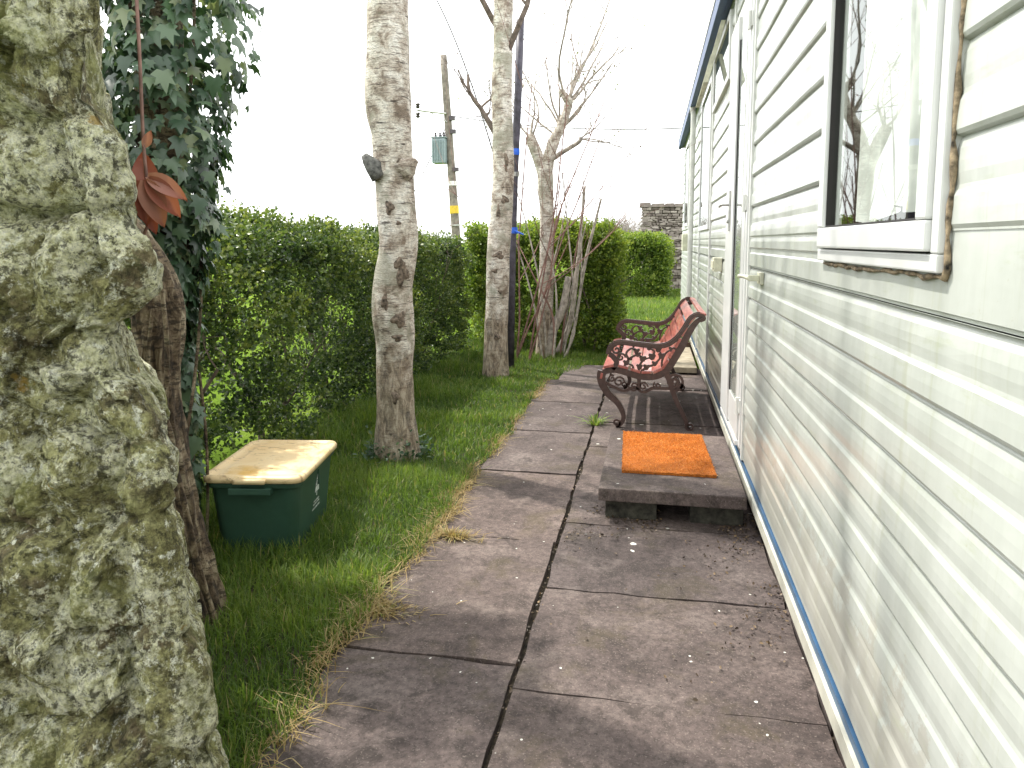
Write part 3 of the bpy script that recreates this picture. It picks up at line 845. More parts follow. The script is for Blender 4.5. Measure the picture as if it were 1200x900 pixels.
# ------------------------------------------------------------------ bench
bench = empty('garden_bench', (0, 6.6, 0), 'garden bench with faded red slats and scrolled brown cast iron ends beside the caravan', 'bench')
NB = []
def spiral(cx, cz, r0, turns, a0, n=40, inner=.25):
    return [(cx + r0 * (1 - (1 - inner) * t) * math.cos(a0 + turns * 2 * PI * t), cz + r0 * (1 - (1 - inner) * t) * math.sin(a0 + turns * 2 * PI * t)) for t in np.linspace(0, 1, n)]
def smooth_path(pts, n=48):
    P = np.array(pts, float); k = len(P)
    t = np.linspace(0, k - 1, n); out = []
    for x in t:
        i = min(int(x), k - 2); u = x - i
        p0, p1, p2, p3 = P[max(i - 1, 0)], P[i], P[i + 1], P[min(i + 2, k - 1)]
        out.append(.5 * ((2 * p1) + (p2 - p0) * u + (2 * p0 - 5 * p1 + 4 * p2 - p3) * u * u + (3 * p1 - p0 - 3 * p2 + p3) * u ** 3))
    return np.array(out)
def bar2d(m, pts, y, wid, dep, smooth=True, n=48, taper=None):
    """ribbon of rectangular section following (x,z) points; wid in plane, dep along Y"""
    P = smooth_path(pts, n) if smooth else np.array(pts, float)
    T = unit(np.gradient(P, axis=0)); Nn = np.stack([-T[:, 1], T[:, 0]], 1)
    wd = np.broadcast_to(wid, (len(P),)) if taper is None else np.interp(np.linspace(0, 1, len(P)), *taper)
    V = []
    for a, b_, s in ((-1, -1, 1), (1, -1, 1), (1, 1, 1), (-1, 1, 1)):
        q = P + Nn * (wd * a / 2)[:, None]
        V.append(np.stack([q[:, 0], np.full(len(P), y + b_ * dep / 2), q[:, 1]], 1))
    V = np.stack(V, 1).reshape(-1, 3); F = []
    for i in range(len(P) - 1):
        for k in range(4):
            F.append((i * 4 + k, i * 4 + (k + 1) % 4, i * 4 + 4 + (k + 1) % 4, i * 4 + 4 + k))
    F.append((3, 2, 1, 0)); e = (len(P) - 1) * 4; F.append((e, e + 1, e + 2, e + 3))
    m.add(V, F)
def disc2d(m, x, z, r, y, dep, n=10, ex=1., rot=0.):
    m.tube([(x, y - dep / 2, z), (x, y + dep / 2, z)], r, n)
ARM = [(-.335, .60), (-.318, .655), (-.275, .690), (-.218, .697), (-.12, .688), (-.016, .679), (.06, .675), (.129, .69), (.185, .728), (.232, .782), (.275, .855), (.307, .905), (.355, .932), (.398, .922), (.405, .898), (.375, .884)]
SEATR = [(-.375, .452), (-.30, .470), (-.241, .468), (-.16, .448), (-.092, .430), (-.01, .426), (.068, .442), (.12, .478), (.153, .520), (.20, .605), (.247, .693), (.30, .80), (.345, .868), (.385, .905)]
def end_frame(y, name):
    m = MB()
    bar2d(m, ARM, y, .026, .050)
    bar2d(m, ARM[:-2], y, .042, .020)
    bar2d(m, SEATR, y, .055, .030, taper=([0, .2, .5, .75, 1], [.04, .05, .055, .06, .03]))
    # front leg, cabriole with scroll foot
    bar2d(m, [(-.378, .46), (-.388, .41), (-.372, .345), (-.325, .272), (-.262, .215), (-.220, .150), (-.203, .085), (-.225, .035), (-.262, .008)], y, .045, .036, taper=([0, .3, .7, 1], [.075, .058, .036, .032]))
    bar2d(m, spiral(-.262, .040, .036, 1.2, -PI / 2, inner=.15)[::1], y, .015, .036, False)
    # arm support scroll at the front
    bar2d(m, [(-.30, .48), (-.265, .53), (-.295, .58), (-.325, .60)], y, .04, .030)
    bar2d(m, spiral(-.268, .635, .036, 1.3, PI / 2, inner=.2), y, .016, .026, False)
    bar2d(m, spiral(-.232, .575, .036, 1.2, 0, inner=.2), y, .015, .024, False)
    # leafy scrollwork panel between arm and seat
    for pts in ([(-.215, .48), (-.17, .56), (-.10, .60), (-.06, .57)], [(-.09, .44), (-.085, .51), (-.05, .56), (.01, .585)], [(-.085, .45), (-.03, .50), (.035, .53), (.085, .60), (.06, .645)],
                [(.10, .48), (.09, .55), (.12, .62), (.165, .65)], [(-.17, .56), (-.19, .61), (-.15, .65), (-.11, .63)], [(.01, .585), (.03, .63), (-.01, .655)], [(-.13, .46), (-.14, .51), (-.19, .53)]):
        bar2d(m, pts, y, .017, .022, n=20, taper=([0, .5, 1], [.02, .016, .010]))
    for x, z, r in ((-.06, .567, .024), (-.11, .628, .020), (.012, .586, .026), (-.012, .655, .018), (.06, .645, .022), (.165, .648, .020), (-.19, .53, .020), (-.03, .50, .022), (.085, .595, .022), (-.10, .60, .018), (.035, .53, .018), (-.085, .50, .020)):
        disc2d(m, x, z, r, y, .026, 7)
        disc2d(m, x + .016, z + .012, r * .6, y, .024, 6); disc2d(m, x - .014, z + .014, r * .6, y, .022, 6)
    # lower scrollwork under the seat
    bar2d(m, spiral(.190, .392, .074, 1.9, -PI * .5, 70, .12), y, .020, .030, False)
    bar2d(m, spiral(.20, .395, .03, 1.1, PI * .4, 40, .2), y, .012, .034, False)
    bar2d(m, [(-.36, .37), (-.28, .33), (-.20, .305), (-.12, .335), (-.05, .30), (.03, .335), (.12, .335), (.20, .345), (.245, .365)], y, .022, .026)
    for cx, cz, r, a in ((-.245, .375, .045, 0), (-.125, .345, .042, PI), (-.05, .345, .035, 0), (.06, .355, .034, PI * .7), (-.30, .40, .03, 1)):
        bar2d(m, spiral(cx, cz, r, 1.3, a, 40, .2), y, .013, .024, False)
    disc2d(m, .245, .36, .022, y, .03, 9); disc2d(m, -.09, .335, .02, y, .026, 8)
    bar2d(m, [(-.09, .43), (-.085, .37), (-.09, .32)], y, .03, .024, n=12)
    # rear leg
    bar2d(m, [(.12, .47), (.155, .40), (.175, .33), (.215, .23), (.265, .13), (.29, .07), (.295, .03), (.318, .006)], y, .036, .032, taper=([0, .5, 1], [.05, .034, .028]))
    bar2d(m, spiral(.318, .036, .03, 1.2, -PI / 2, inner=.2), y, .013, .032, False)
    return m.build(name, M['iron'], bench, bevel=0)
YN, YF = 5.82, 7.42
end_frame(YN, 'end_frame'); end_frame(YF, 'end_frame')
def slat_at(px, pz, nx_, nz_, wdt, thk):
    m = MB(); y0, y1 = YN - .02, YF + .02
    T = np.array([nz_, -nx_]); Nv = np.array([nx_, nz_]); ys = np.linspace(y0, y1, 9); V = []
    sag = .004 * np.sin((ys - y0) / (y1 - y0) * PI)
    for a, b_ in ((-1, 0), (1, 0), (1, 1), (-1, 1)):
        q = np.array([px, pz]) + T * a * wdt / 2 + Nv * b_ * thk
        V.append(np.stack([np.full(9, q[0]), ys, q[1] - sag], 1))
    V = np.stack(V, 1).reshape(-1, 3)
    F = [(i * 4 + k, i * 4 + 4 + k, i * 4 + 4 + (k + 1) % 4, i * 4 + (k + 1) % 4) for i in range(8) for k in range(4)]
    F += [(0, 1, 2, 3), (35, 34, 33, 32)]
    m.add(V, F); return m
SP = smooth_path(SEATR, 200)
cum = np.concatenate([[0], np.cumsum(np.linalg.norm(np.diff(SP, axis=0), axis=1))]); tot = cum[-1]
ns = 10
for k in range(ns):
    s = (k + .5) / ns * tot * .985 + .005
    p = np.array([np.interp(s, cum, SP[:, 0]), np.interp(s, cum, SP[:, 1])])
    q = np.array([np.interp(s + .01, cum, SP[:, 0]), np.interp(s + .01, cum, SP[:, 1])]); t = unit(q - p)
    nrm = np.array([-t[1], t[0]])
    o = slat_at(*(p + nrm * .026), nrm[0], nrm[1], tot / ns * .80, .022).build('seat_slat' if k < 5 else 'back_slat', M['slat'], bench, bevel=.004)
o = slat_at(.395, .925, .2, .98, .05, .02).build('back_slat', M['slat'], bench, bevel=.004)
o = slat_at(-.375, .42, -.98, .2, .05, .02).build('seat_slat', M['slat'], bench, bevel=.004)

# ------------------------------------------------------------------ storage box
sb = empty('storage_box', (*BOXC, 0), 'dark green plastic storage box with a stained cream lid standing in the grass', 'storage box')
def rrect(hx, hy, r, n=6):
    P = []
    for cx, cy, a0 in ((hx - r, hy - r, 0), (-hx + r, hy - r, PI / 2), (-hx + r, -hy + r, PI), (hx - r, -hy + r, 1.5 * PI)):
        for k in range(n + 1):
            a = a0 + k / n * PI / 2; P.append((cx + r * math.cos(a), cy + r * math.sin(a)))
    return P
def loft(m, rings, cap0=True, cap1=True):
    n = len(rings[0][0]); V = []
    for P, z in rings: V += [(x, y, z) for x, y in P]
    F = [(i * n + k, i * n + (k + 1) % n, (i + 1) * n + (k + 1) % n, (i + 1) * n + k) for i in range(len(rings) - 1) for k in range(n)]
    if cap0: F.append(tuple(range(n - 1, -1, -1)))
    if cap1: F.append(tuple((len(rings) - 1) * n + k for k in range(n)))
    m.add(V, F)
def place(m):
    c, s = math.cos(BOXA), math.sin(BOXA)
    for i, v in enumerate(m.v):
        x, y = v[:, 0] * c - v[:, 1] * s + BOXC[0], v[:, 0] * s + v[:, 1] * c + BOXC[1]
        m.v[i] = np.stack([x, y, v[:, 2]], 1)
    return m
m = MB(); loft(m, [(rrect(.185, .262, .045), -.015), (rrect(.188, .265, .047), .02), (rrect(.216, .300, .05), .345), (rrect(.217, .301, .05), .347)])
body = place(m).build('body', M['box'], sb, smooth=False)
m = MB(); loft(m, [(rrect(.224, .309, .05), .338), (rrect(.230, .316, .053), .342), (rrect(.232, .318, .053), .364), (rrect(.228, .314, .053), .366)])
m.box(-.10, .10, -.345, -.30, .318, .349); m.box(-.09, .09, .30, .345, .318, .349)
m.box(.19, .222, .02, .035, .25, .338)
place(m).build('rim', M['box'], sb, bevel=.003)
m = MB()
loft(m, [(rrect(.236, .322, .055), .367), (rrect(.243, .330, .058), .370), (rrect(.244, .331, .058), .388), (rrect(.238, .325, .056), .398), (rrect(.222, .308, .05), .402), (rrect(.214, .300, .048), .401),
         (rrect(.206, .292, .045), .393), (rrect(.168, .250, .035), .393), (rrect(.160, .242, .032), .399), (rrect(.15, .232, .03), .400)], True, True)
m.box(-.075, .075, -.350, -.328, .372, .392)
lid = place(m).build('lid', M['lid'], sb, bevel=0)
me = lid.data; me.polygons.foreach_set('use_smooth', [len(p.vertices) == 4 for p in me.polygons])
# printed emblem (a small tree shape over three worn lines) on the long side that faces the path
m = MB()
def on_side(y, z):    # local box coordinates on the +X wall
    return (.188 + (.216 - .188) * (z - .02) / .325 + .0018, y, z)
def poly(pts):
    m.add([on_side(*p) for p in pts], [tuple(range(len(pts)))])
ec, ez = .02, .215
poly([(ec - .035, ez), (ec + .035, ez), (ec + .024, ez + .03), (ec - .024, ez + .03)])
poly([(ec - .027, ez + .034), (ec + .027, ez + .034), (ec + .016, ez + .06), (ec - .016, ez + .06)])
poly([(ec - .018, ez + .064), (ec + .018, ez + .064), (ec, ez + .092)])
poly([(ec - .006, ez - .022), (ec + .006, ez - .022), (ec + .006, ez - .004), (ec - .006, ez - .004)])
for k, (wd, zz) in enumerate(((.045, .165), (.052, .150), (.062, .128))):
    y = ec - wd
    while y < ec + wd:
        dy = rng.uniform(.006, .014); poly([(y, zz), (min(y + dy, ec + wd), zz), (min(y + dy, ec + wd), zz + .008), (y, zz + .008)]); y += dy + .003
place(m).build('logo', M['print'], sb)

# ------------------------------------------------------------------ stone wall end on the left
def stone():
    sil = np.array([(-1.20, 2.35), (-1.191, 2.009), (-1.186, 1.868), (-1.175, 1.811), (-1.131, 1.724), (-1.112, 1.651), (-1.088, 1.59), (-1.092, 1.545), (-1.075, 1.50), (-1.05, 1.45), (-1.052, 1.395), (-1.12, 1.33), (-1.19, 1.28),
                    (-1.165, 1.224), (-1.11, 1.149), (-1.05, 1.054), (-1.036, .95), (-1.050, .857), (-1.035, .716), (-1.0, .523), (-.95, .295), (-.92, 0), (-.91, -.06)])
    ZT = 2.33
    nu, nv = 330, 330
    zs = np.linspace(-.05, ZT, nv)
    xs = np.interp(zs, sil[::-1, 1], sil[::-1, 0]) - .036
    Y0 = 1.36
    # cross-section parameter: from far left along the front to the rounded corner, then back along the end
    u = np.linspace(0, 1, nu)
    V = np.zeros((nv, nu, 3)); Nn = np.zeros((nv, nu, 3))
    for j in range(nv):
        r = .09
        xr = xs[j]
        Lf = xr - r + 2.6; La = r * PI / 2; Lb = .75
        # concentrate samples on the visible part
        s = np.interp(u, [0, .06, .70, .86, 1], [0, Lf - .75, Lf, Lf + La, Lf + La + Lb])
        f_ = s < Lf; a_ = (s >= Lf) & (s < Lf + La); b_ = s >= Lf + La
        x = np.where(f_, -2.6 + s, 0); y = np.where(f_, Y0, 0)
        th = (s - Lf) / r
        x = np.where(a_, xr - r + r * np.sin(th), x); y = np.where(a_, Y0 + r - r * np.cos(th), y)
        q = s - Lf - La
        x = np.where(b_, xr - q * .78, x); y = np.where(b_, Y0 + r + q, y)
        V[j] = np.stack([x, y, np.full(nu, zs[j])], 1)
        Nn[j, :, 0] = np.where(f_, 0, np.where(a_, np.sin(th), .8)); Nn[j, :, 1] = np.where(f_, -1, np.where(a_, -np.cos(th), .3))
    P = V.reshape(-1, 3); Q = Nn.reshape(-1, 3)
    # boulders: cells with deep joints
    C = np.array([(-1.40, 1.70), (-1.20, 1.69), (-1.62, 1.72), (-1.33, 1.90), (-1.15, 1.93), (-1.55, 1.95), (-1.28, 1.43), (-1.10, 1.43), (-1.5, 1.44), (-1.22, 1.26), (-1.45, 1.24), (-1.68, 1.22), (-1.12, 1.16),
                  (-1.28, .99), (-1.08, .95), (-1.52, 1.0), (-1.45, .72), (-1.2, .70), (-1.05, .72), (-1.35, .48), (-1.08, .45), (-1.6, .45), (-1.25, .2), (-1.0, .18), (-1.5, .2), (-1.3, 2.2), (-1.6, 2.2), (-1.9, 1.5), (-1.9, .9), (-1.9, .4), (-1.85, 1.9)])
    wx = P[:, 0] + .05 * lump(P, 9, 71); wz = P[:, 2] + .045 * lump(P, 8, 72)
    wx2 = np.where(P[:, 1] > Y0 + .05, wx + .35 * (P[:, 1] - Y0 - .05), wx)
    D = np.sqrt(((wx2[:, None] - C[None, :, 0]) * .85) ** 2 + ((wz[:, None] - C[None, :, 1]) * 1.25) ** 2)
    D.sort(axis=1)
    edge = np.clip((D[:, 1] - D[:, 0]) / .16, 0, 1)
    joint = np.sqrt(edge) - 1
    # fractal chipping
    n1 = np.array([mn.fractal(Vector(p * 14), .75, 2.15, 7) for p in P])
    n2 = np.array([mn.fractal(Vector(p * 40 + 3), .6, 2.1, 4) for p in P])
    n3 = np.array([mn.fractal(Vector(p * 4 + 11), .9, 2.0, 3) for p in P])
    # angular broken facets: nearest cell centres with a random tilt
    rf = np.random.default_rng(77)
    FC = np.stack([rf.uniform(-2.2, -.85, 420), rf.uniform(1.2, 2.0, 420), rf.uniform(-.1, 2.4, 420)], 1)
    FT = rf.normal(0, .58, (420, 3)); FO = rf.normal(0, .014, 420)
    facet = np.zeros(len(P))
    PW = P + .02 * np.stack([lump(P, 15, 91), lump(P, 15, 92), lump(P, 15, 93)], 1)
    for c0 in range(0, len(P), 20000):
        q = PW[c0:c0 + 20000]; dd = ((q[:, None] - FC[None]) ** 2).sum(2); ix = dd.argmin(1)
        facet[c0:c0 + 20000] = ((q - FC[ix]) * FT[ix]).sum(1) + FO[ix]
    disp = .075 * joint + .010 * n1 + .0075 * n2 + .014 * n3 + .75 * np.clip(facet, -.035, .035)
    # recess under the overhang on the left of the upper stones
    disp -= .05 * np.exp(-((P[:, 2] - 1.565 - .05 * (P[:, 0] + 1.3)) / .022) ** 2) * np.clip((-1.2 - P[:, 0]) / .1, 0, 1)
    # the end face keeps its outline: damp there
    damp = np.where(Q[:, 0] > .3, .55, 1.)
    P = P + Q * (disp * damp)[:, None]
    P[:, 2] += .010 * n1
    V = P
    i, k = np.meshgrid(np.arange(nv - 1), np.arange(nu - 1), indexing='ij')
    F = np.stack([i * nu + k, i * nu + k + 1, (i + 1) * nu + k + 1, (i + 1) * nu + k], -1).reshape(-1, 4)
    # cap over the top and back
    nb = len(V); top = (nv - 1) * nu
    V = np.concatenate([V, [(-2.6, 2.15, ZT), (-2.6, 2.15, -.05)]])
    loops = list(F.ravel()); sizes = [4] * len(F)
    for kk in range(nu - 1):
        loops += [top + kk, top + kk + 1, nb]; sizes.append(3)
    for jj in range(nv - 1):
        loops += [jj * nu + nu - 1, nb, (jj + 1) * nu + nu - 1] if jj >= nv // 2 else [jj * nu + nu - 1, nb + 1, (jj + 1) * nu + nu - 1]
        sizes.append(3)
    o = np_mesh('stone_wall', V, loops, sizes, M['stone'], None, None, True)
    return o
tag(stone(), 'rough rubble stone wall end covered in pale green lichen and moss', 'stone wall')

# ------------------------------------------------------------------ trees
def bark_tube(name, pts, rad, mat, parent, seed, n=28, steps=90, amp=.06, ridge=0.):
    P = smooth_path(pts, steps); R = np.interp(np.linspace(0, 1, steps), np.linspace(0, 1, len(rad)), rad)
    m = MB()
    def wob(i, ang):
        p = np.stack([np.cos(ang) * 1.1, np.sin(ang) * 1.1, np.full(len(ang), P[i][2] * 3.2)], 1)
        w_ = 1 + amp * lump(p, 1.8, seed) + amp * .5 * lump(p, 5, seed + 1)
        if ridge:
            w_ = w_ + ridge * np.abs(lump(p * [1, 1, .35], 6, seed + 2))
        return w_
    m.tube(P, R, n, wob=wob)
    return m.build(name, mat, parent, smooth=True)

def branch_tree(m, p, d, length, r, depth, gr, rnd, up=.12, bend=.25, tips=None, split=(3, 5)):
    n = 7 if depth > 0 else 5
    P = [np.array(p, float)]; dd = np.array(d, float)
    for i in range(n):
        dd = dd + np.array([rnd.gauss(0, bend), rnd.gauss(0, bend), rnd.gauss(up, bend * .8)]) * .5
        dd /= np.linalg.norm(dd)
        P.append(P[-1] + dd * length / n)
    rr = np.linspace(r, r * .45, n + 1)
    m.tube(P, rr, 7 if r > .02 else 5 if r > .006 else 4, cap=False)
    if tips is not None and depth <= 1:
        tips += [(P[k], dd) for k in range(2, n + 1)]
    if depth > 0:
        for k in range(rnd.randint(*split)):
            i = rnd.randint(2, n)
            a = np.array([rnd.gauss(0, 1), rnd.gauss(0, 1), rnd.gauss(.25, .6)]); a = a / np.linalg.norm(a)
            nd = unit(P[i] - P[i - 1]) * .75 + a * .75
            branch_tree(m, P[i], unit(nd), length * rnd.uniform(.5, .75), rr[i] * .62, depth - 1, gr, rnd, up, bend, tips, split)

def crown(parent, starts, seed, mat, depth=3, leafmat=None, up=.12, bend=.25, lsize=.025, prob=.5, split=(3, 5)):
    rnd = random.Random(seed); m = MB(); tips = []
    for p, d, ln, r in starts:
        branch_tree(m, p, unit(np.array(d, float)), ln, r, depth, .5, rnd, up, bend, tips, split)
    m.build('branches', mat, parent)
    if leafmat:
        T = [t for t in tips if rnd.random() < prob]
        P = np.array([t[0] for t in T]); ax = np.array([t[1] for t in T]) + rng.normal(0, .6, (len(T), 3))
        leaves('leaves', P, ax, rng.normal(size=(len(T), 3)), lsize * rng.uniform(.5, 1.3, len(T)), rng.uniform(0, 1, len(T)), leafmat, parent)

def stub(parent, p, d, r0, r1, ln, mat=None):
    m = MB(); d = unit(np.array(d, float)); p = np.array(p, float)
    m.tube([p - d * .03, p + d * ln * .3, p + d * ln * .7, p + d * ln], [r0 * 1.25, r0, r1 * 1.1, r1 * .55], 14, wob=lambda i, a: 1 + .14 * np.sin(a * 3 + i) + .08 * np.sin(a * 5 + 2 * i))
    m.build('branch_stub', mat or M['stub'], parent, smooth=True)
def scar(parent, p, out, rx, rz, seed):
    """dark raised bark scar lying against the stem"""
    out = unit(np.array(out, float)); side = unit(np.cross([0, 0, 1], out)); p = np.array(p, float)
    V, F = [], []; r_ = np.random.default_rng(seed)
    nr, na = 5, 18
    for i in range(nr + 1):
        for k in range(na):
            a = 2 * PI * k / na; t = i / nr
            w_ = 1 + .22 * math.sin(3 * a + seed) + .12 * math.sin(5 * a + 2 * seed)
            hgt = .018 * (1 - t ** 2) + r_.uniform(-.003, .003) - .004 * (t == 1) * 3
            V.append(p + side * math.cos(a) * rx * t * w_ + np.array([0, 0, 1.]) * math.sin(a) * rz * t * w_ + out * (hgt - .5 * (math.cos(a) * rx * t) ** 2 / .13))
    F = [(i * na + k, i * na + (k + 1) % na, (i + 1) * na + (k + 1) % na, (i + 1) * na + k) for i in range(nr) for k in range(na)]
    m = MB(); m.add(V, F); m.build('bark_scar', M['scar'], parent, smooth=True)

GT = 'pale barked trees along the hedge'
# nearest birch
b1 = empty('birch_tree', (-1.72, 4.7, 0), 'thick pale birch trunk nearest the viewer standing in the grass behind the green box', 'tree', GT)
c1 = [(-1.722, 4.7, -.08), (-1.728, 4.7, .30), (-1.735, 4.7, .64), (-1.726, 4.7, .82), (-1.737, 4.7, 1.0), (-1.738, 4.7, 1.17), (-1.69, 4.7, 1.46), (-1.703, 4.7, 1.746), (-1.711, 4.7, 1.972), (-1.718, 4.7, 2.2), (-1.743, 4.7, 2.46), (-1.735, 4.7, 3.1), (-1.70, 4.75, 4.2), (-1.66, 4.8, 5.6)]
r1 = [.175, .135, .124, .132, .145, .137, .128, .128, .128, .133, .150, .135, .11, .07]
bark_tube('trunk', c1, r1, M['birch'], b1, 101, amp=.045, steps=150, n=36)
stub(b1, (-1.795, 4.61, 1.955), (-.52, -.36, .80), .056, .036, .14)
stub(b1, (-1.60, 4.63, 1.98), (.6, -.15, .35), .06, .03, .09, M['birch'])
to_cam = lambda x, y: np.array([-x, -y, 0.]) / math.hypot(x, y)
for x, z, ox, rx, rz, s in ((-1.80, 1.72, -.45, .035, .055, 1), (-1.70, 1.62, .1, .022, .02, 2), (-1.66, 1.36, .25, .05, .05, 3), (-1.80, 1.10, -.5, .032, .07, 4), (-1.64, .98, .45, .055, .06, 5), (-1.68, .86, .2, .04, .03, 6), (-1.74, .45, 0, .03, .05, 7), (-1.60, 1.30, .6, .05, .10, 8), (-1.70, 2.02, .5, .025, .02, 9)):
    o_ = unit(to_cam(-1.72, 4.7) + np.array([.75 * ox, 0, 0]))
    ctr = np.array([np.interp(z, [p[2] for p in c1], [p[0] for p in c1]), 4.7, z]); rad = np.interp(z, [p[2] for p in c1], r1)
    scar(b1, ctr + o_ * rad * .985, o_, rx, rz, s)
crown(b1, [((-1.735, 4.7, 3.25), (-.5, -.3, .8), 1.5, .035), ((-1.72, 4.72, 3.6), (.7, -.2, .7), 1.6, .04), ((-1.71, 4.75, 4.0), (-.2, .8, .7), 1.5, .035), ((-1.69, 4.77, 4.5), (.3, -.8, .7), 1.5, .03), ((-1.68, 4.78, 5.0), (-.6, .1, .8), 1.3, .028), ((-1.66, 4.8, 5.5), (.1, .1, 1), 1.6, .05)], 11, M['birch_twig'], 4, M['bud'], prob=.10, split=(4, 5))
def foot_weeds():
    n = 420; a = rng.uniform(0, 2 * PI, n); r_ = .15 + np.abs(rng.normal(0, .05, n)); z = np.abs(rng.normal(0, .06, n)) + .01
    P = np.stack([-1.722 + r_ * np.cos(a), 4.7 + r_ * np.sin(a), z], 1)
    ax = np.stack([np.cos(a), np.sin(a), .6 + 0 * a], 1) + rng.normal(0, .5, (n, 3))
    return leaves('undergrowth', P, ax, rng.normal(0, .5, (n, 3)) + [0, 0, 1], rng.uniform(.02, .042, n), np.clip(rng.normal(.5, .2, n), 0, 1), M['ivy'], None, LEAF_OVAL, LEAF_OVAL_F)
tag(foot_weeds(), 'dark leafy weeds crowding the foot of the nearest birch', 'weeds', kind='stuff')
# second birch
b2 = empty('birch_tree', (-1.71, 7.9, 0), 'slimmer birch trunk with peeling scars tied close to a dark post', 'tree', GT)
c2 = [(-1.711, 7.9, -.08), (-1.71, 7.9, .384), (-1.69, 7.9, .865), (-1.679, 7.9, 1.34), (-1.655, 7.9, 1.7), (-1.639, 7.9, 1.9), (-1.62, 7.9, 2.27), (-1.63, 7.9, 2.7), (-1.638, 7.9, 3.07), (-1.617, 7.9, 4.06), (-1.60, 7.9, 5.6)]
r2 = [.16, .132, .128, .130, .127, .122, .116, .113, .112, .10, .06]
bark_tube('trunk', c2, r2, M['birch'], b2, 131, amp=.04, steps=120, n=30)
for z, ox, rx, rz, s in ((1.95, 0.3, .055, .05, 21), (1.82, -.3, .03, .08, 22), (1.35, .0, .07, .05, 23), (1.18, -.3, .04, .03, 24), (.95, .3, .03, .03, 25), (2.35, .35, .025, .12, 26), (.45, .1, .04, .04, 27)):
    o_ = unit(to_cam(-1.71, 7.9) + np.array([.9 * ox, 0, 0])); ctr = np.array([np.interp(z, [p[2] for p in c2], [p[0] for p in c2]), 7.9, z]); rad = np.interp(z, [p[2] for p in c2], r2)
    scar(b2, ctr + o_ * rad * .985, o_, rx, rz, s)
crown(b2, [((-1.70, 7.88, 2.66), (-.5, -.1, 1.2), .8, .034), ((-1.63, 7.9, 3.4), (.6, -.3, .9), 1.5, .035), ((-1.62, 7.9, 3.7), (-.7, .2, .8), 1.5, .035), ((-1.615, 7.9, 4.2), (.3, -.8, .8), 1.5, .035), ((-1.61, 7.9, 4.7), (.2, .7, .8), 1.5, .03), ((-1.6, 7.9, 5.4), (0, 0, 1), 1.6, .045)], 12, M['birch_twig'], 4, M['bud'], prob=.06, split=(3, 5))
# third: pollarded bare tree with forks
b3 = empty('bare_tree', (-1.37, 9.3, 0), 'bare forked tree with knobbly grey limbs rising behind the bench end of the hedge', 'tree', GT)
bark_tube('trunk', [(-1.374, 9.3, -.08), (-1.35, 9.3, .5), (-1.342, 9.3, 1.2), (-1.338, 9.3, 1.86), (-1.36, 9.3, 2.25), (-1.37, 9.3, 2.42)], [.125, .098, .09, .088, .096, .10], M['birch'], b3, 151, steps=60, amp=.06)
bark_tube('trunk_fork', [(-1.37, 9.3, 2.33), (-1.45, 9.3, 2.55), (-1.53, 9.3, 2.74), (-1.56, 9.3, 2.83)], [.085, .075, .07, .06], M['birch'], b3, 152, steps=24, amp=.09)
bark_tube('trunk_fork', [(-1.36, 9.3, 2.36), (-1.31, 9.28, 2.58), (-1.26, 9.28, 2.74), (-1.16, 9.28, 2.95), (-1.07, 9.28, 3.2), (-1.10, 9.28, 3.28), (-1.18, 9.28, 3.38)], [.085, .075, .068, .058, .05, .05, .035], M['birch'], b3, 153, steps=40, amp=.09)
bark_tube('trunk_fork', [(-1.32, 9.26, 2.5), (-1.15, 9.2, 2.6), (-.93, 9.15, 2.72), (-.90, 9.15, 2.78)], [.035, .03, .026, .022], M['greytwig'], b3, 154, steps=24, amp=.09, n=10)
st = []
rn = random.Random(4)
for k in range(9):
    t = rn.random(); st.append(((-1.25 + .15 * t, 9.28, 2.7 + .5 * t), (rn.uniform(-.9, 1.2), rn.uniform(-.5, .5), rn.uniform(.5, 1.2)), rn.uniform(.7, 1.15), .016))
for k in range(5):
    st.append(((-1.54, 9.3, 2.8), (rn.uniform(-.9, .6), rn.uniform(-.5, .5), rn.uniform(.6, 1.2)), rn.uniform(.6, 1.0), .014))
for k in range(5):
    st.append(((-1.08, 9.28, 3.22), (rn.uniform(-.3, 1.1), rn.uniform(-.4, .4), rn.uniform(.7, 1.2)), rn.uniform(.9, 1.5), .018))
for k in range(4):
    st.append(((-.91, 9.15, 2.76), (rn.uniform(.2, 1.0), rn.uniform(-.4, .4), rn.uniform(-.1, .9)), rn.uniform(.5, .8), .010))
crown(b3, st, 13, M['greytwig'], 2, M['bud'], up=.1, bend=.3, prob=.4, lsize=.03, split=(2, 3))
# leaning second stem and basal shoots beside it
b4 = empty('multi_stem_shrub', (-1.2, 9.35, 0), 'leaning grey-brown cut stems and thin upright shoots beside the bare forked tree', 'shrub')
def curve_stem(parent, pts, rad, mat, seed, n=9, name='stem'):
    return bark_tube(name, pts, rad, mat, parent, seed, n, 26, .1)
curve_stem(b4, [(-1.31, 9.25, -.05), (-1.24, 9.25, .35), (-1.12, 9.25, .65), (-1.05, 9.25, 1.05)], [.062, .058, .052, .042], M['greytwig'], 201, 14)
curve_stem(b4, [(-1.22, 9.4, .0), (-1.05, 9.4, .4), (-.98, 9.4, .9), (-.94, 9.4, 1.3)], [.042, .036, .032, .022], M['greytwig'], 202, 12)
curve_stem(b4, [(-1.02, 9.35, .5), (-.95, 9.35, 1.1), (-.90, 9.35, 1.75), (-.86, 9.35, 2.2)], [.022, .02, .018, .014], M['greytwig'], 203)
curve_stem(b4, [(-.98, 9.45, .4), (-.86, 9.45, 1.2), (-.72, 9.45, 1.8), (-.66, 9.45, 2.05)], [.02, .02, .017, .013], M['greytwig'], 204)
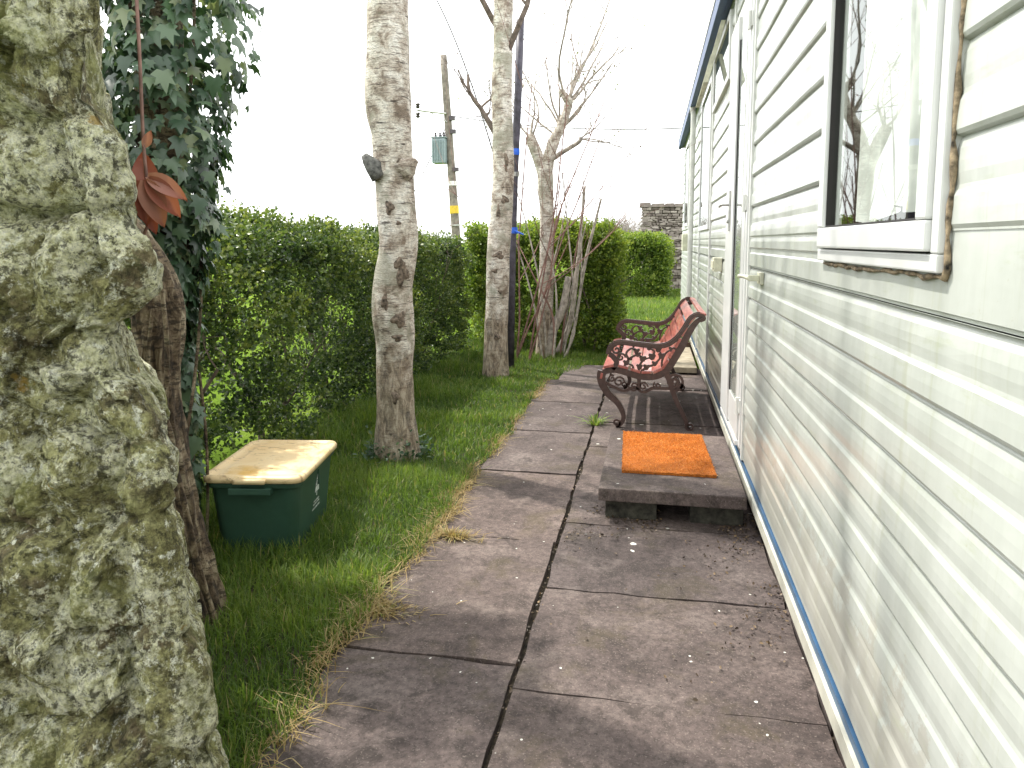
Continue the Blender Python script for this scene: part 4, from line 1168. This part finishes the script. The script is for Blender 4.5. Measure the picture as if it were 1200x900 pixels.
for k in range(13):
    x0 = rn.uniform(-1.5, -.85); dx = rn.uniform(-.55, .45); h_ = rn.uniform(.9, 2.4); y0 = rn.uniform(9.0, 9.6)
    curve_stem(b4, [(x0 * .5 - .62, y0, 0), (x0, y0, h_ * .35), (x0 + dx * .5, y0, h_ * .7), (x0 + dx, y0 + rn.uniform(-.2, .2), h_)], [.014, .012, .009, .004], M['redtwig'] if k % 4 == 0 else M['greytwig'], 210 + k, 6, 'shoot')
# red-budded shrub between the post and the bare tree
b5 = empty('red_twig_shrub', (-1.62, 9.0, 0), 'thin upright shrub with red buds and reddish twigs beside the dark post', 'shrub')
st5 = []
for k in range(5):
    st5.append(((-1.6 + rn.uniform(-.12, .12), 9.0 + rn.uniform(-.1, .1), 0), (rn.uniform(-.12, .32), rn.uniform(-.15, .15), 1.), rn.uniform(2.2, 3.6), .013))
crown(b5, st5, 15, M['redtwig'], 2, M['redbud'], up=.12, bend=.10, prob=.3, lsize=.016, split=(3, 5))

# dark post strapped beside the second birch
ps = empty('metal_post', (-1.642, 8.4, 0), 'tall dark slim post strapped with blue tape beside the second birch', 'post')
m = MB(); m.tube([(-1.642, 8.4, -.1), (-1.621, 8.4, 1.331), (-1.591, 8.4, 2.3), (-1.551, 8.4, 3.16), (-1.523, 8.4, 4.0)], .045, 12); m.build('pole', M['pole'], ps, smooth=True)
for x, z in ((-1.581, 2.53), (-1.606, 1.629)):
    m = MB(); m.tube([(x + .0, 8.4, z - .035), (x + .002, 8.4, z - .01), (x + .002, 8.4, z + .035)], [.05, .0505, .049], 12); m.build('tape', M['tape'], ps)
m = MB(); m.tube([(-1.60, 8.38, 1.63), (-1.52, 8.33, 1.60), (-1.47, 8.33, 1.58)], [.016, .013, .008], 6); m.build('tape_end', M['tape'], ps)
m = MB(); m.tube([(-1.595, 8.4, 2.25), (-1.593, 8.4, 2.30)], .058, 12); m.box(-1.70, -1.60, 8.33, 8.36, 2.26, 2.295); m.build('bracket', M['metal'], ps)

# gnarled trunk close on the left and the ivy
gtr = empty('gnarled_trunk', (-1.76, 2.5, 0), 'gnarled brown leaning tree trunk just behind the stone wall end', 'tree')
cg = [(-1.745, 2.5, -.1), (-1.772, 2.5, .108), (-1.806, 2.5, .32), (-1.84, 2.5, .564), (-1.876, 2.5, .771), (-1.886, 2.5, .976), (-1.87, 2.5, 1.113), (-1.868, 2.5, 1.25), (-1.90, 2.5, 1.38), (-1.965, 2.5, 1.50), (-2.05, 2.5, 1.58), (-2.2, 2.55, 1.66), (-2.4, 2.6, 1.7)]
cg = [(x - .035, y, z) for x, y, z in cg]
bark_tube('trunk', cg, [.125, .098, .09, .088, .088, .088, .086, .085, .080, .072, .066, .06, .05], M['bark'], gtr, 171, amp=.13, steps=190, n=56, ridge=.22)
bark_tube('vine_stem', [(-1.64, 2.44, -.05), (-1.70, 2.41, .25), (-1.75, 2.40, .55), (-1.80, 2.40, .8), (-1.78, 2.40, 1.1), (-1.80, 2.41, 1.35)], [.014, .012, .011, .010, .009, .008], M['bark'], gtr, 173, n=8, steps=60, amp=.2)
bark_tube('vine_stem', [(-1.76, 2.44, -.05), (-1.74, 2.41, .30), (-1.80, 2.405, .50), (-1.78, 2.40, .75), (-1.87, 2.41, 1.0), (-1.84, 2.41, 1.25)], [.012, .010, .010, .009, .008, .006], M['bark'], gtr, 174, n=8, steps=60, amp=.2)
it = empty('ivy_clad_tree', (-2.12, 2.95, 0), 'upright tree trunk almost hidden under the hanging ivy', 'tree')
bark_tube('trunk', [(-2.20, 2.95, -.1), (-2.2, 2.95, .8), (-2.17, 2.95, 1.6), (-2.15, 2.95, 2.4), (-2.1, 2.95, 3.6), (-2.1, 2.95, 4.6)], [.12, .1, .1, .1, .1, .08], M['bark'], it, 181, amp=.08, steps=60)
crown(it, [((-2.1, 2.95, 3.4), (-.6, .3, .8), 1.4, .04), ((-2.1, 2.95, 3.8), (.6, .2, .8), 1.3, .035), ((-2.1, 2.95, 4.3), (.1, -.5, .9), 1.4, .04)], 17, M['birch_twig'], 4, M['bud'], prob=.06, split=(3, 5))
def ivy():
    P, A, Nn, S, T = [], [], [], [], []
    n = 3400
    z = rng.uniform(.25, 2.95, n)
    cx = np.interp(z, [0, .8, 1.6, 2.4, 3.2], [-2.17, -2.18, -2.15, -2.11, -2.1])
    rad = np.interp(z, [.2, .9, 1.2, 1.5, 1.75, 2.0, 2.3, 3.0], [.10, .115, .13, .19, .25, .33, .37, .34])
    a = rng.uniform(0, 2 * PI, n)
    q = np.stack([np.cos(a) * .5, np.sin(a) * .5, z], 1)
    rr = rad * (rng.uniform(.55, 1.0, n) + .28 * lump(q, 7, 81))
    P = np.stack([cx + rr * np.cos(a), 2.93 + rr * np.sin(a), z], 1)
    out = np.stack([np.cos(a), np.sin(a), np.zeros(n)], 1)
    ax = out * .35 + rng.normal(0, .32, (n, 3)) + [0, 0, -1.]
    nr = out + rng.normal(0, .35, (n, 3)) + [0, 0, .45]
    s = rng.uniform(.03, .095, n)
    return leaves('ivy', P, ax, nr, s, np.clip(rng.normal(.5, .28, n), 0, 1), M['ivy'], None, LEAF_IVY, LEAF_IVY_F)
iv = ivy()
tag(iv, 'dense dark green ivy with drooping lobed leaves hanging on the tree', 'ivy')
# ivy twining stems as a part
for k in range(4):
    a0 = k * 1.6
    m = MB(); m.tube([(-2.17 + .02 * z + .13 * math.cos(a0 + z * 1.4), 2.94 + .13 * math.sin(a0 + z * 1.4), z) for z in np.linspace(0, 2.8, 40)], .008, 6)
    m.build('vine_stem', M['bark'], iv)
# red-leaved shoot by the wall
RSX = .05
rs = empty('red_leaved_shoot', (-1.61, 2.1, .9), 'thin red stem with a few large rust red young leaves above the stone wall', 'plant')
m = MB()
m.tube(smooth_path([(x + RSX, y, z) for x, y, z in [(-1.95, 2.2, .9), (-1.80, 2.15, 1.30), (-1.68, 2.1, 1.50), (-1.645, 2.1, 1.60), (-1.655, 2.1, 1.80), (-1.652, 2.1, 2.15), (-1.67, 2.12, 2.75)]], 40), .006, 6); m.build('stem', M['redtwig'], rs, smooth=True)
rl = [((-1.640, 2.09, 1.625), (-.10, 0, 1), (.5, -.85, .1), .150, .35), ((-1.625, 2.08, 1.70), (.30, .1, -1), (.6, -.8, .15), .12, .2),
      ((-1.61, 2.05, 1.70), (.85, .25, -.42), (.35, -.75, .55), .115, .75), ((-1.61, 2.05, 1.695), (.62, .2, -.75), (.55, -.75, .3), .13, .55),
      ((-1.615, 2.04, 1.69), (.36, .1, -.95), (.6, -.8, .2), .135, .85), ((-1.625, 2.04, 1.69), (.10, .05, -1), (.75, -.7, .1), .125, .45), ((-1.635, 2.05, 1.69), (-.10, 0, -1), (.45, -.9, .1), .11, .25),
      ((-1.648, 2.09, 1.60), (.35, 0, -.9), (.6, -.8, .2), .07, .1), ((-1.652, 2.1, 1.80), (.3, 0, .6), (.6, -.8, 0), .05, .8)]
for p, ax, nr, s, t in rl:
    p = (p[0] + RSX, p[1], p[2]); s = s * 1.12
    nL = 9; V, F = [], []
    p = np.array(p); y = unit(np.array(ax, float)); z_ = np.array(nr, float); z_ = unit(z_ - y * y.dot(z_)); x = np.cross(y, z_)
    for i in range(nL):
        u = i / (nL - 1); wd = .40 * s * math.sin(PI * min(1, u * .97 + .03) ** .8) ** .8 + .001
        c = p + y * s * u - z_ * .30 * s * u * u
        for e in (-1, -.5, 0, .5, 1):
            V.append(c + x * wd * .62 * e + z_ * .10 * s * (abs(e) ** 1.3))
    F = [(i * 5 + k, i * 5 + k + 1, i * 5 + 6 + k, i * 5 + 5 + k) for i in range(nL - 1) for k in range(4)]
    m = MB(); m.add(V, F, np.repeat(np.clip(t + np.linspace(.15, -.15, nL), 0, 1), 5)); m.build('leaf', M['red'], rs, smooth=True, tint=True)

# ------------------------------------------------------------------ hedges
def hedge(name, x0, x1, y0, y1, H, n_sh, per, leaf, label, mat, seed, zlow=.05, gaps=None, top_lump=.03, front=('x1',), round_=.18, stems=10, tint_mu=.5):
    r = np.random.default_rng(seed)
    root = empty(name, ((x0 + x1) / 2, (y0 + y1) / 2, 0), label, 'hedge', 'clipped hedge sections')
    # sample shoot origins in the volume, biased to the outer shell
    areas = {'x1': (y1 - y0) * H, 'x0': (y1 - y0) * H * .35, 'top': (x1 - x0) * (y1 - y0) * 1.3, 'y0': (x1 - x0) * H * .9, 'y1': (x1 - x0) * H * .4}
    tot_ = sum(areas.values()); Ps, Os = [], []
    for k, A in areas.items():
        n = int(n_sh * A / tot_)
        dep = r.exponential(.10, n)
        if k == 'x1':
            P = np.stack([x1 - dep, r.uniform(y0, y1, n), r.uniform(zlow, H, n)], 1); O = np.tile([1., 0, .25], (n, 1))
        elif k == 'x0':
            P = np.stack([x0 + dep, r.uniform(y0, y1, n), r.uniform(zlow, H, n)], 1); O = np.tile([-1., 0, .25], (n, 1))
        elif k == 'top':
            P = np.stack([r.uniform(x0, x1, n), r.uniform(y0, y1, n), H - dep * .8], 1); O = np.tile([0, 0, 1.], (n, 1))
        elif k == 'y0':
            P = np.stack([r.uniform(x0, x1, n), y0 + dep, r.uniform(zlow, H, n)], 1); O = np.tile([0, -1., .25], (n, 1))
        else:
            P = np.stack([r.uniform(x0, x1, n), y1 - dep, r.uniform(zlow, H, n)], 1); O = np.tile([0, 1., .25], (n, 1))
        Ps.append(P); Os.append(O)
    P = np.concatenate(Ps); O = np.concatenate(Os)
    # round the edges and make the faces lumpy
    cx, cy = (x0 + x1) / 2, (y0 + y1) / 2
    lu = lump(P, 3.0, seed + 1); lf = lump(P, 9.0, seed + 2)
    P = P + unit(O) * (.10 * lu + .075 * lf)[:, None]
    tz = np.clip((P[:, 2] - (H - round_)) / round_, 0, 1.2)
    P[:, 0] = cx + (P[:, 0] - cx) * (1 - .16 * tz ** 2 * min(1, .6 / (x1 - x0)))
    P[:, 2] += top_lump * lump(P * [1, 1, 0], 2.3, seed + 3) * np.clip(P[:, 2] / H, 0, 1)
    keep = np.ones(len(P), bool)
    pock = lump(P * [1, 1, 1.2], 4.6, seed + 5, 2)
    keep &= ~((pock > .50) & (r.uniform(0, 1, len(P)) < .8) & (P[:, 2] < H - .22))
    # undercut and thinner foot
    keep &= r.uniform(0, 1, len(P)) < np.clip(.45 + P[:, 2] / .45, 0, 1)
    if gaps is not None: keep &= ~gaps(P, r)
    P, O = P[keep], O[keep]
    n = len(P)
    d = unit(unit(O) * .8 + r.normal(0, .55, (n, 3)) + [0, 0, .35])
    ln = leaf * r.uniform(2.2, 5.0, n)
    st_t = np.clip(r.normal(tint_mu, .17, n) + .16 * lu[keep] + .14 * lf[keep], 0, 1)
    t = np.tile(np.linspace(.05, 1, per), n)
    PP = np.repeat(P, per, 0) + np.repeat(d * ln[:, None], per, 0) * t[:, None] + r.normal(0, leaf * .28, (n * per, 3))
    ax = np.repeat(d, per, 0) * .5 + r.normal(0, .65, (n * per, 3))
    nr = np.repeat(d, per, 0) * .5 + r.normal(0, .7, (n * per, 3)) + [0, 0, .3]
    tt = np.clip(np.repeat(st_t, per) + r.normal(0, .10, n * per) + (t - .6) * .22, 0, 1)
    sz = leaf * r.uniform(.65, 1.3, n * per)
    leaves('foliage', PP, ax, nr, sz, tt, mat, root)
    for k in range(stems):
        yy = y0 + (y1 - y0) * (k + r.uniform(.2, .8)) / stems; xx = x1 - r.uniform(.22, .5)
        m = MB()
        br = random.Random(seed + k)
        branch_tree(m, (xx, yy, -.05), np.array([br.uniform(-.15, .15), br.uniform(-.2, .2), 1.]), H * .62, br.uniform(.018, .035), 2, .5, br, .1, .22, None, (2, 4))
        m.build('stem', M['birch_twig'], root)
    return root
def gapsA(P, r):
    q = lump(P * [0, 1, 1], 4.2, 91, 2)
    lowz = np.exp(-((P[:, 2] - .55) / .30) ** 2) * np.clip((5.6 - P[:, 1]) / 1.0, 0, 1)
    g1 = (q * lowz > .22) & (r.uniform(0, 1, len(P)) < .93)
    # specific thin places where the field shows through
    for y, z, ry, rz in ((3.9, .60, .30, .17), (4.05, .22, .22, .12), (5.0, .42, .16, .10), (3.45, .95, .12, .08), (4.55, .95, .10, .05)):
        g1 |= (((P[:, 1] - y + .5 * (P[:, 0] + 2.4) * 1.0 * -1.6) / ry) ** 2 + ((P[:, 2] - z) / rz) ** 2 < 1) & (r.uniform(0, 1, len(P)) < .9)
    return g1
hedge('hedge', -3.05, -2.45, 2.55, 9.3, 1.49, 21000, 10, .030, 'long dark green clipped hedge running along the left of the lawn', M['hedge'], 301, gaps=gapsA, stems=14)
hedge('hedge', -2.55, -.50, 9.75, 11.2, 1.56, 11000, 9, .040, 'rounded leafy hedge end behind the bare forked tree', M['hedge_bright'], 331, stems=6, round_=.45, tint_mu=.66)  # sunlit look comes from the brighter leaf colour and raised tint
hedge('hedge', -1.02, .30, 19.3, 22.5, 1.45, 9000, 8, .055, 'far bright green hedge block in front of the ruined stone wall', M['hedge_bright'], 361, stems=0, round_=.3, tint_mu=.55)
# wild sprigs standing above the hedge top
sp_ = []
rn2 = random.Random(9)

# ------------------------------------------------------------------ far rubble wall
def rubble():
    root = empty('rubble_wall', (.6, 24, 0), 'tall ruined rubble stone wall with ragged end beyond the far hedge', 'stone wall')
    r = np.random.default_rng(55)
    core = MB(); core.box(-.28, 5.4, 24.03, 24.5, -.1, 2.62); core.build('core', M['mortar'], root)
    m = MB(); z = -.05; 
    while z < 2.62:
        h = r.uniform(.05, .11); x = -.36 + r.uniform(-.06, .08)
        while x < 3.2:
            wd = r.uniform(.07, .24); d_ = r.uniform(-.05, .03); j = lambda: r.uniform(-.022, .022)
            y0 = 23.97 + d_; e = .008
            V = [(x + e + j(), y0, z + e + j()), (x + wd - e + j(), y0, z + e + j()), (x + wd - e + j(), y0, z + h - e + j()), (x + e + j(), y0, z + h - e + j())]
            V += [(vx, 24.1, vz) for vx, vy, vz in V]
            m.add(V, [(0, 1, 2, 3), (0, 4, 5, 1), (1, 5, 6, 2), (2, 6, 7, 3), (3, 7, 4, 0)], r.uniform(0, 1))
            # return on the ragged end
            x += wd
        m.add([(-.38 + r.uniform(-.05, .07), 23.99, z), (-.38 + r.uniform(-.05, .07), 24.5, z), (-.38 + r.uniform(-.05, .07), 24.5, z + h * .9), (-.38 + r.uniform(-.05, .07), 23.99, z + h * .9),
               (-.1, 23.99, z), (-.1, 24.5, z), (-.1, 24.5, z + h * .9), (-.1, 23.99, z + h * .9)], [(0, 3, 2, 1), (4, 5, 6, 7), (0, 4, 7, 3), (1, 2, 6, 5), (3, 7, 6, 2), (0, 1, 5, 4)], r.uniform(.3, 1))
        z += h
    m.build('stonework', M['rubble'], root, tint=True)
    c = MB(); x = -.45
    while x < 3.2:
        wd = r.uniform(.2, .5); zt = 2.66 + r.uniform(-.03, .05)
        c.add([(x, 23.9, 2.6), (x + wd, 23.9, 2.6), (x + wd, 24.55, 2.6), (x, 24.55, 2.6), (x + .02, 23.92, zt + .06), (x + wd - .02, 23.92, zt + .07), (x + wd - .02, 24.53, zt + .06), (x + .02, 24.53, zt + .06)],
              [(0, 3, 2, 1), (4, 5, 6, 7), (0, 1, 5, 4), (1, 2, 6, 5), (2, 3, 7, 6), (3, 0, 4, 7)], r.uniform(.1, .6)); x += wd
    c.build('coping', M['rubble'], root, tint=True)
rubble()

# ------------------------------------------------------------------ utility pole and wires
up = empty('utility_pole', (-6.8, 25, 0), 'leaning wooden electricity pole with a grey transformer standing beyond the hedge', 'utility pole')
def upx(z): return -6.73 - .0645 * z
m = MB(); m.tube([(upx(z), 25, z) for z in np.linspace(-.2, 7.9, 12)], np.linspace(.17, .12, 12), 14); m.build('pole', M['wood_pole'], up, smooth=True)
m = MB(); zc = 4.68; xc = upx(zc) - .30
m.box(xc - .26, xc + .22, 24.62, 25.05, 4.20, 5.06)
tr_ = m.build('transformer', M['trafo'], up, bevel=.05, seg=3)
for k in range(5):
    m = MB(); m.box(xc - .22 + k * .09, xc - .20 + k * .09, 24.58, 24.615, 4.28, 4.98); m.build('cooling_fin', M['trafo'], tr_)
m = MB(); m.box(xc - .28, xc + .24, 24.60, 25.07, 5.065, 5.10); m.build('tank_lid', M['trafo'], tr_)
for dx in (-.16, .0, .14):
    m = MB(); m.tube([(xc + dx, 24.8, 5.10), (xc + dx, 24.8, 5.16), (xc + dx, 24.8, 5.20), (xc + dx, 24.8, 5.26)], [.03, .05, .03, .045], 8); m.build('bushing', M['porcelain'], tr_)
m = MB(); m.tube([(upx(5.95), 24.85, 5.9), (-8.16, 24.85, 6.05)], .035, 6); m.tube([(upx(5.6), 24.85, 5.62), (-7.75, 24.85, 6.0)], .022, 6); m.build('cross_arm', M['metal'], up)
for z0_ in (5.88, 6.2):
    m = MB(); m.tube([(-8.14, 24.85, z0_ - .09), (-8.14, 24.85, z0_ - .03), (-8.14, 24.85, z0_), (-8.14, 24.85, z0_ + .06), (-8.14, 24.85, z0_ + .1)], [.04, .09, .05, .09, .04], 9); m.build('insulator', M['porcelain'], up)
m = MB(); m.tube([(upx(2.55), 25, 2.48), (upx(2.75), 25, 2.75)], .172, 14); m.build('danger_plate', M['yellow'], up)
m = MB(); m.tube([(upx(3.1), 25, 3.45), (upx(3.1), 25, 3.6)], .168, 14); m.build('number_plate', M['whiteplate'], up)
for z in (5.3, 5.75, 4.0):
    m = MB(); m.box(upx(z) + .08, upx(z) + .28, 24.85, 25.0, z - .07, z + .07); m.build('fuse_unit', M['porcelain'], up)
m = MB(); m.box(upx(2.1) - .45, upx(2.1) + .45, 24.8, 24.84, 2.05, 2.10); m.build('climbing_guard', M['metal'], up)
def cable(name, a, b_, sag, r, label):
    a, b_ = np.array(a, float), np.array(b_, float); t = np.linspace(0, 1, 40)
    P = a + (b_ - a) * t[:, None]; P[:, 2] -= sag * 4 * t * (1 - t)
    m = MB(); m.tube(P, r, 6); return tag(m.build(name, M['wire'], smooth=True), label, 'cable')
cable('overhead_cable', (upx(5.9) + .1, 25, 5.85), (3.6, 22, 4.9), .35, .018, 'thin overhead cable running right from the electricity pole past the caravan roof')
cable('stay_wire', (upx(5.6), 24.95, 5.6), (-10.3, 25.5, 0), .0, .016, 'slanting stay wire bracing the electricity pole to the ground')
cable('overhead_cable', (-8.14, 24.85, 6.3), (-30, 60, 12), .5, .014, 'thin line wire leaving the outer insulator of the pole arm')
cable('drop_cable', (-2.6, 8.6, 4.4), (-1.72, 8.0, 2.35), -.15, .008, 'dark drop cable hanging down towards the second birch')

# distant winter trees beyond the gap
def bare_wood():
    rnd = random.Random(33); m = MB()
    for k in range(60):
        x = rnd.uniform(-11, 5); y = rnd.uniform(64, 84); h = rnd.uniform(2.9, 4.4)
        branch_tree(m, (x, y, -.1), np.array([rnd.gauss(0, .1), rnd.gauss(0, .1), 1.]), h * .62, .15, 3, .5, rnd, .08, .34, None, (5, 7))
    return tag(m.build('woodland', M['twighaze']), 'grey leafless trees on the skyline beyond the hedge gap', 'woodland', kind='stuff')
bare_wood()
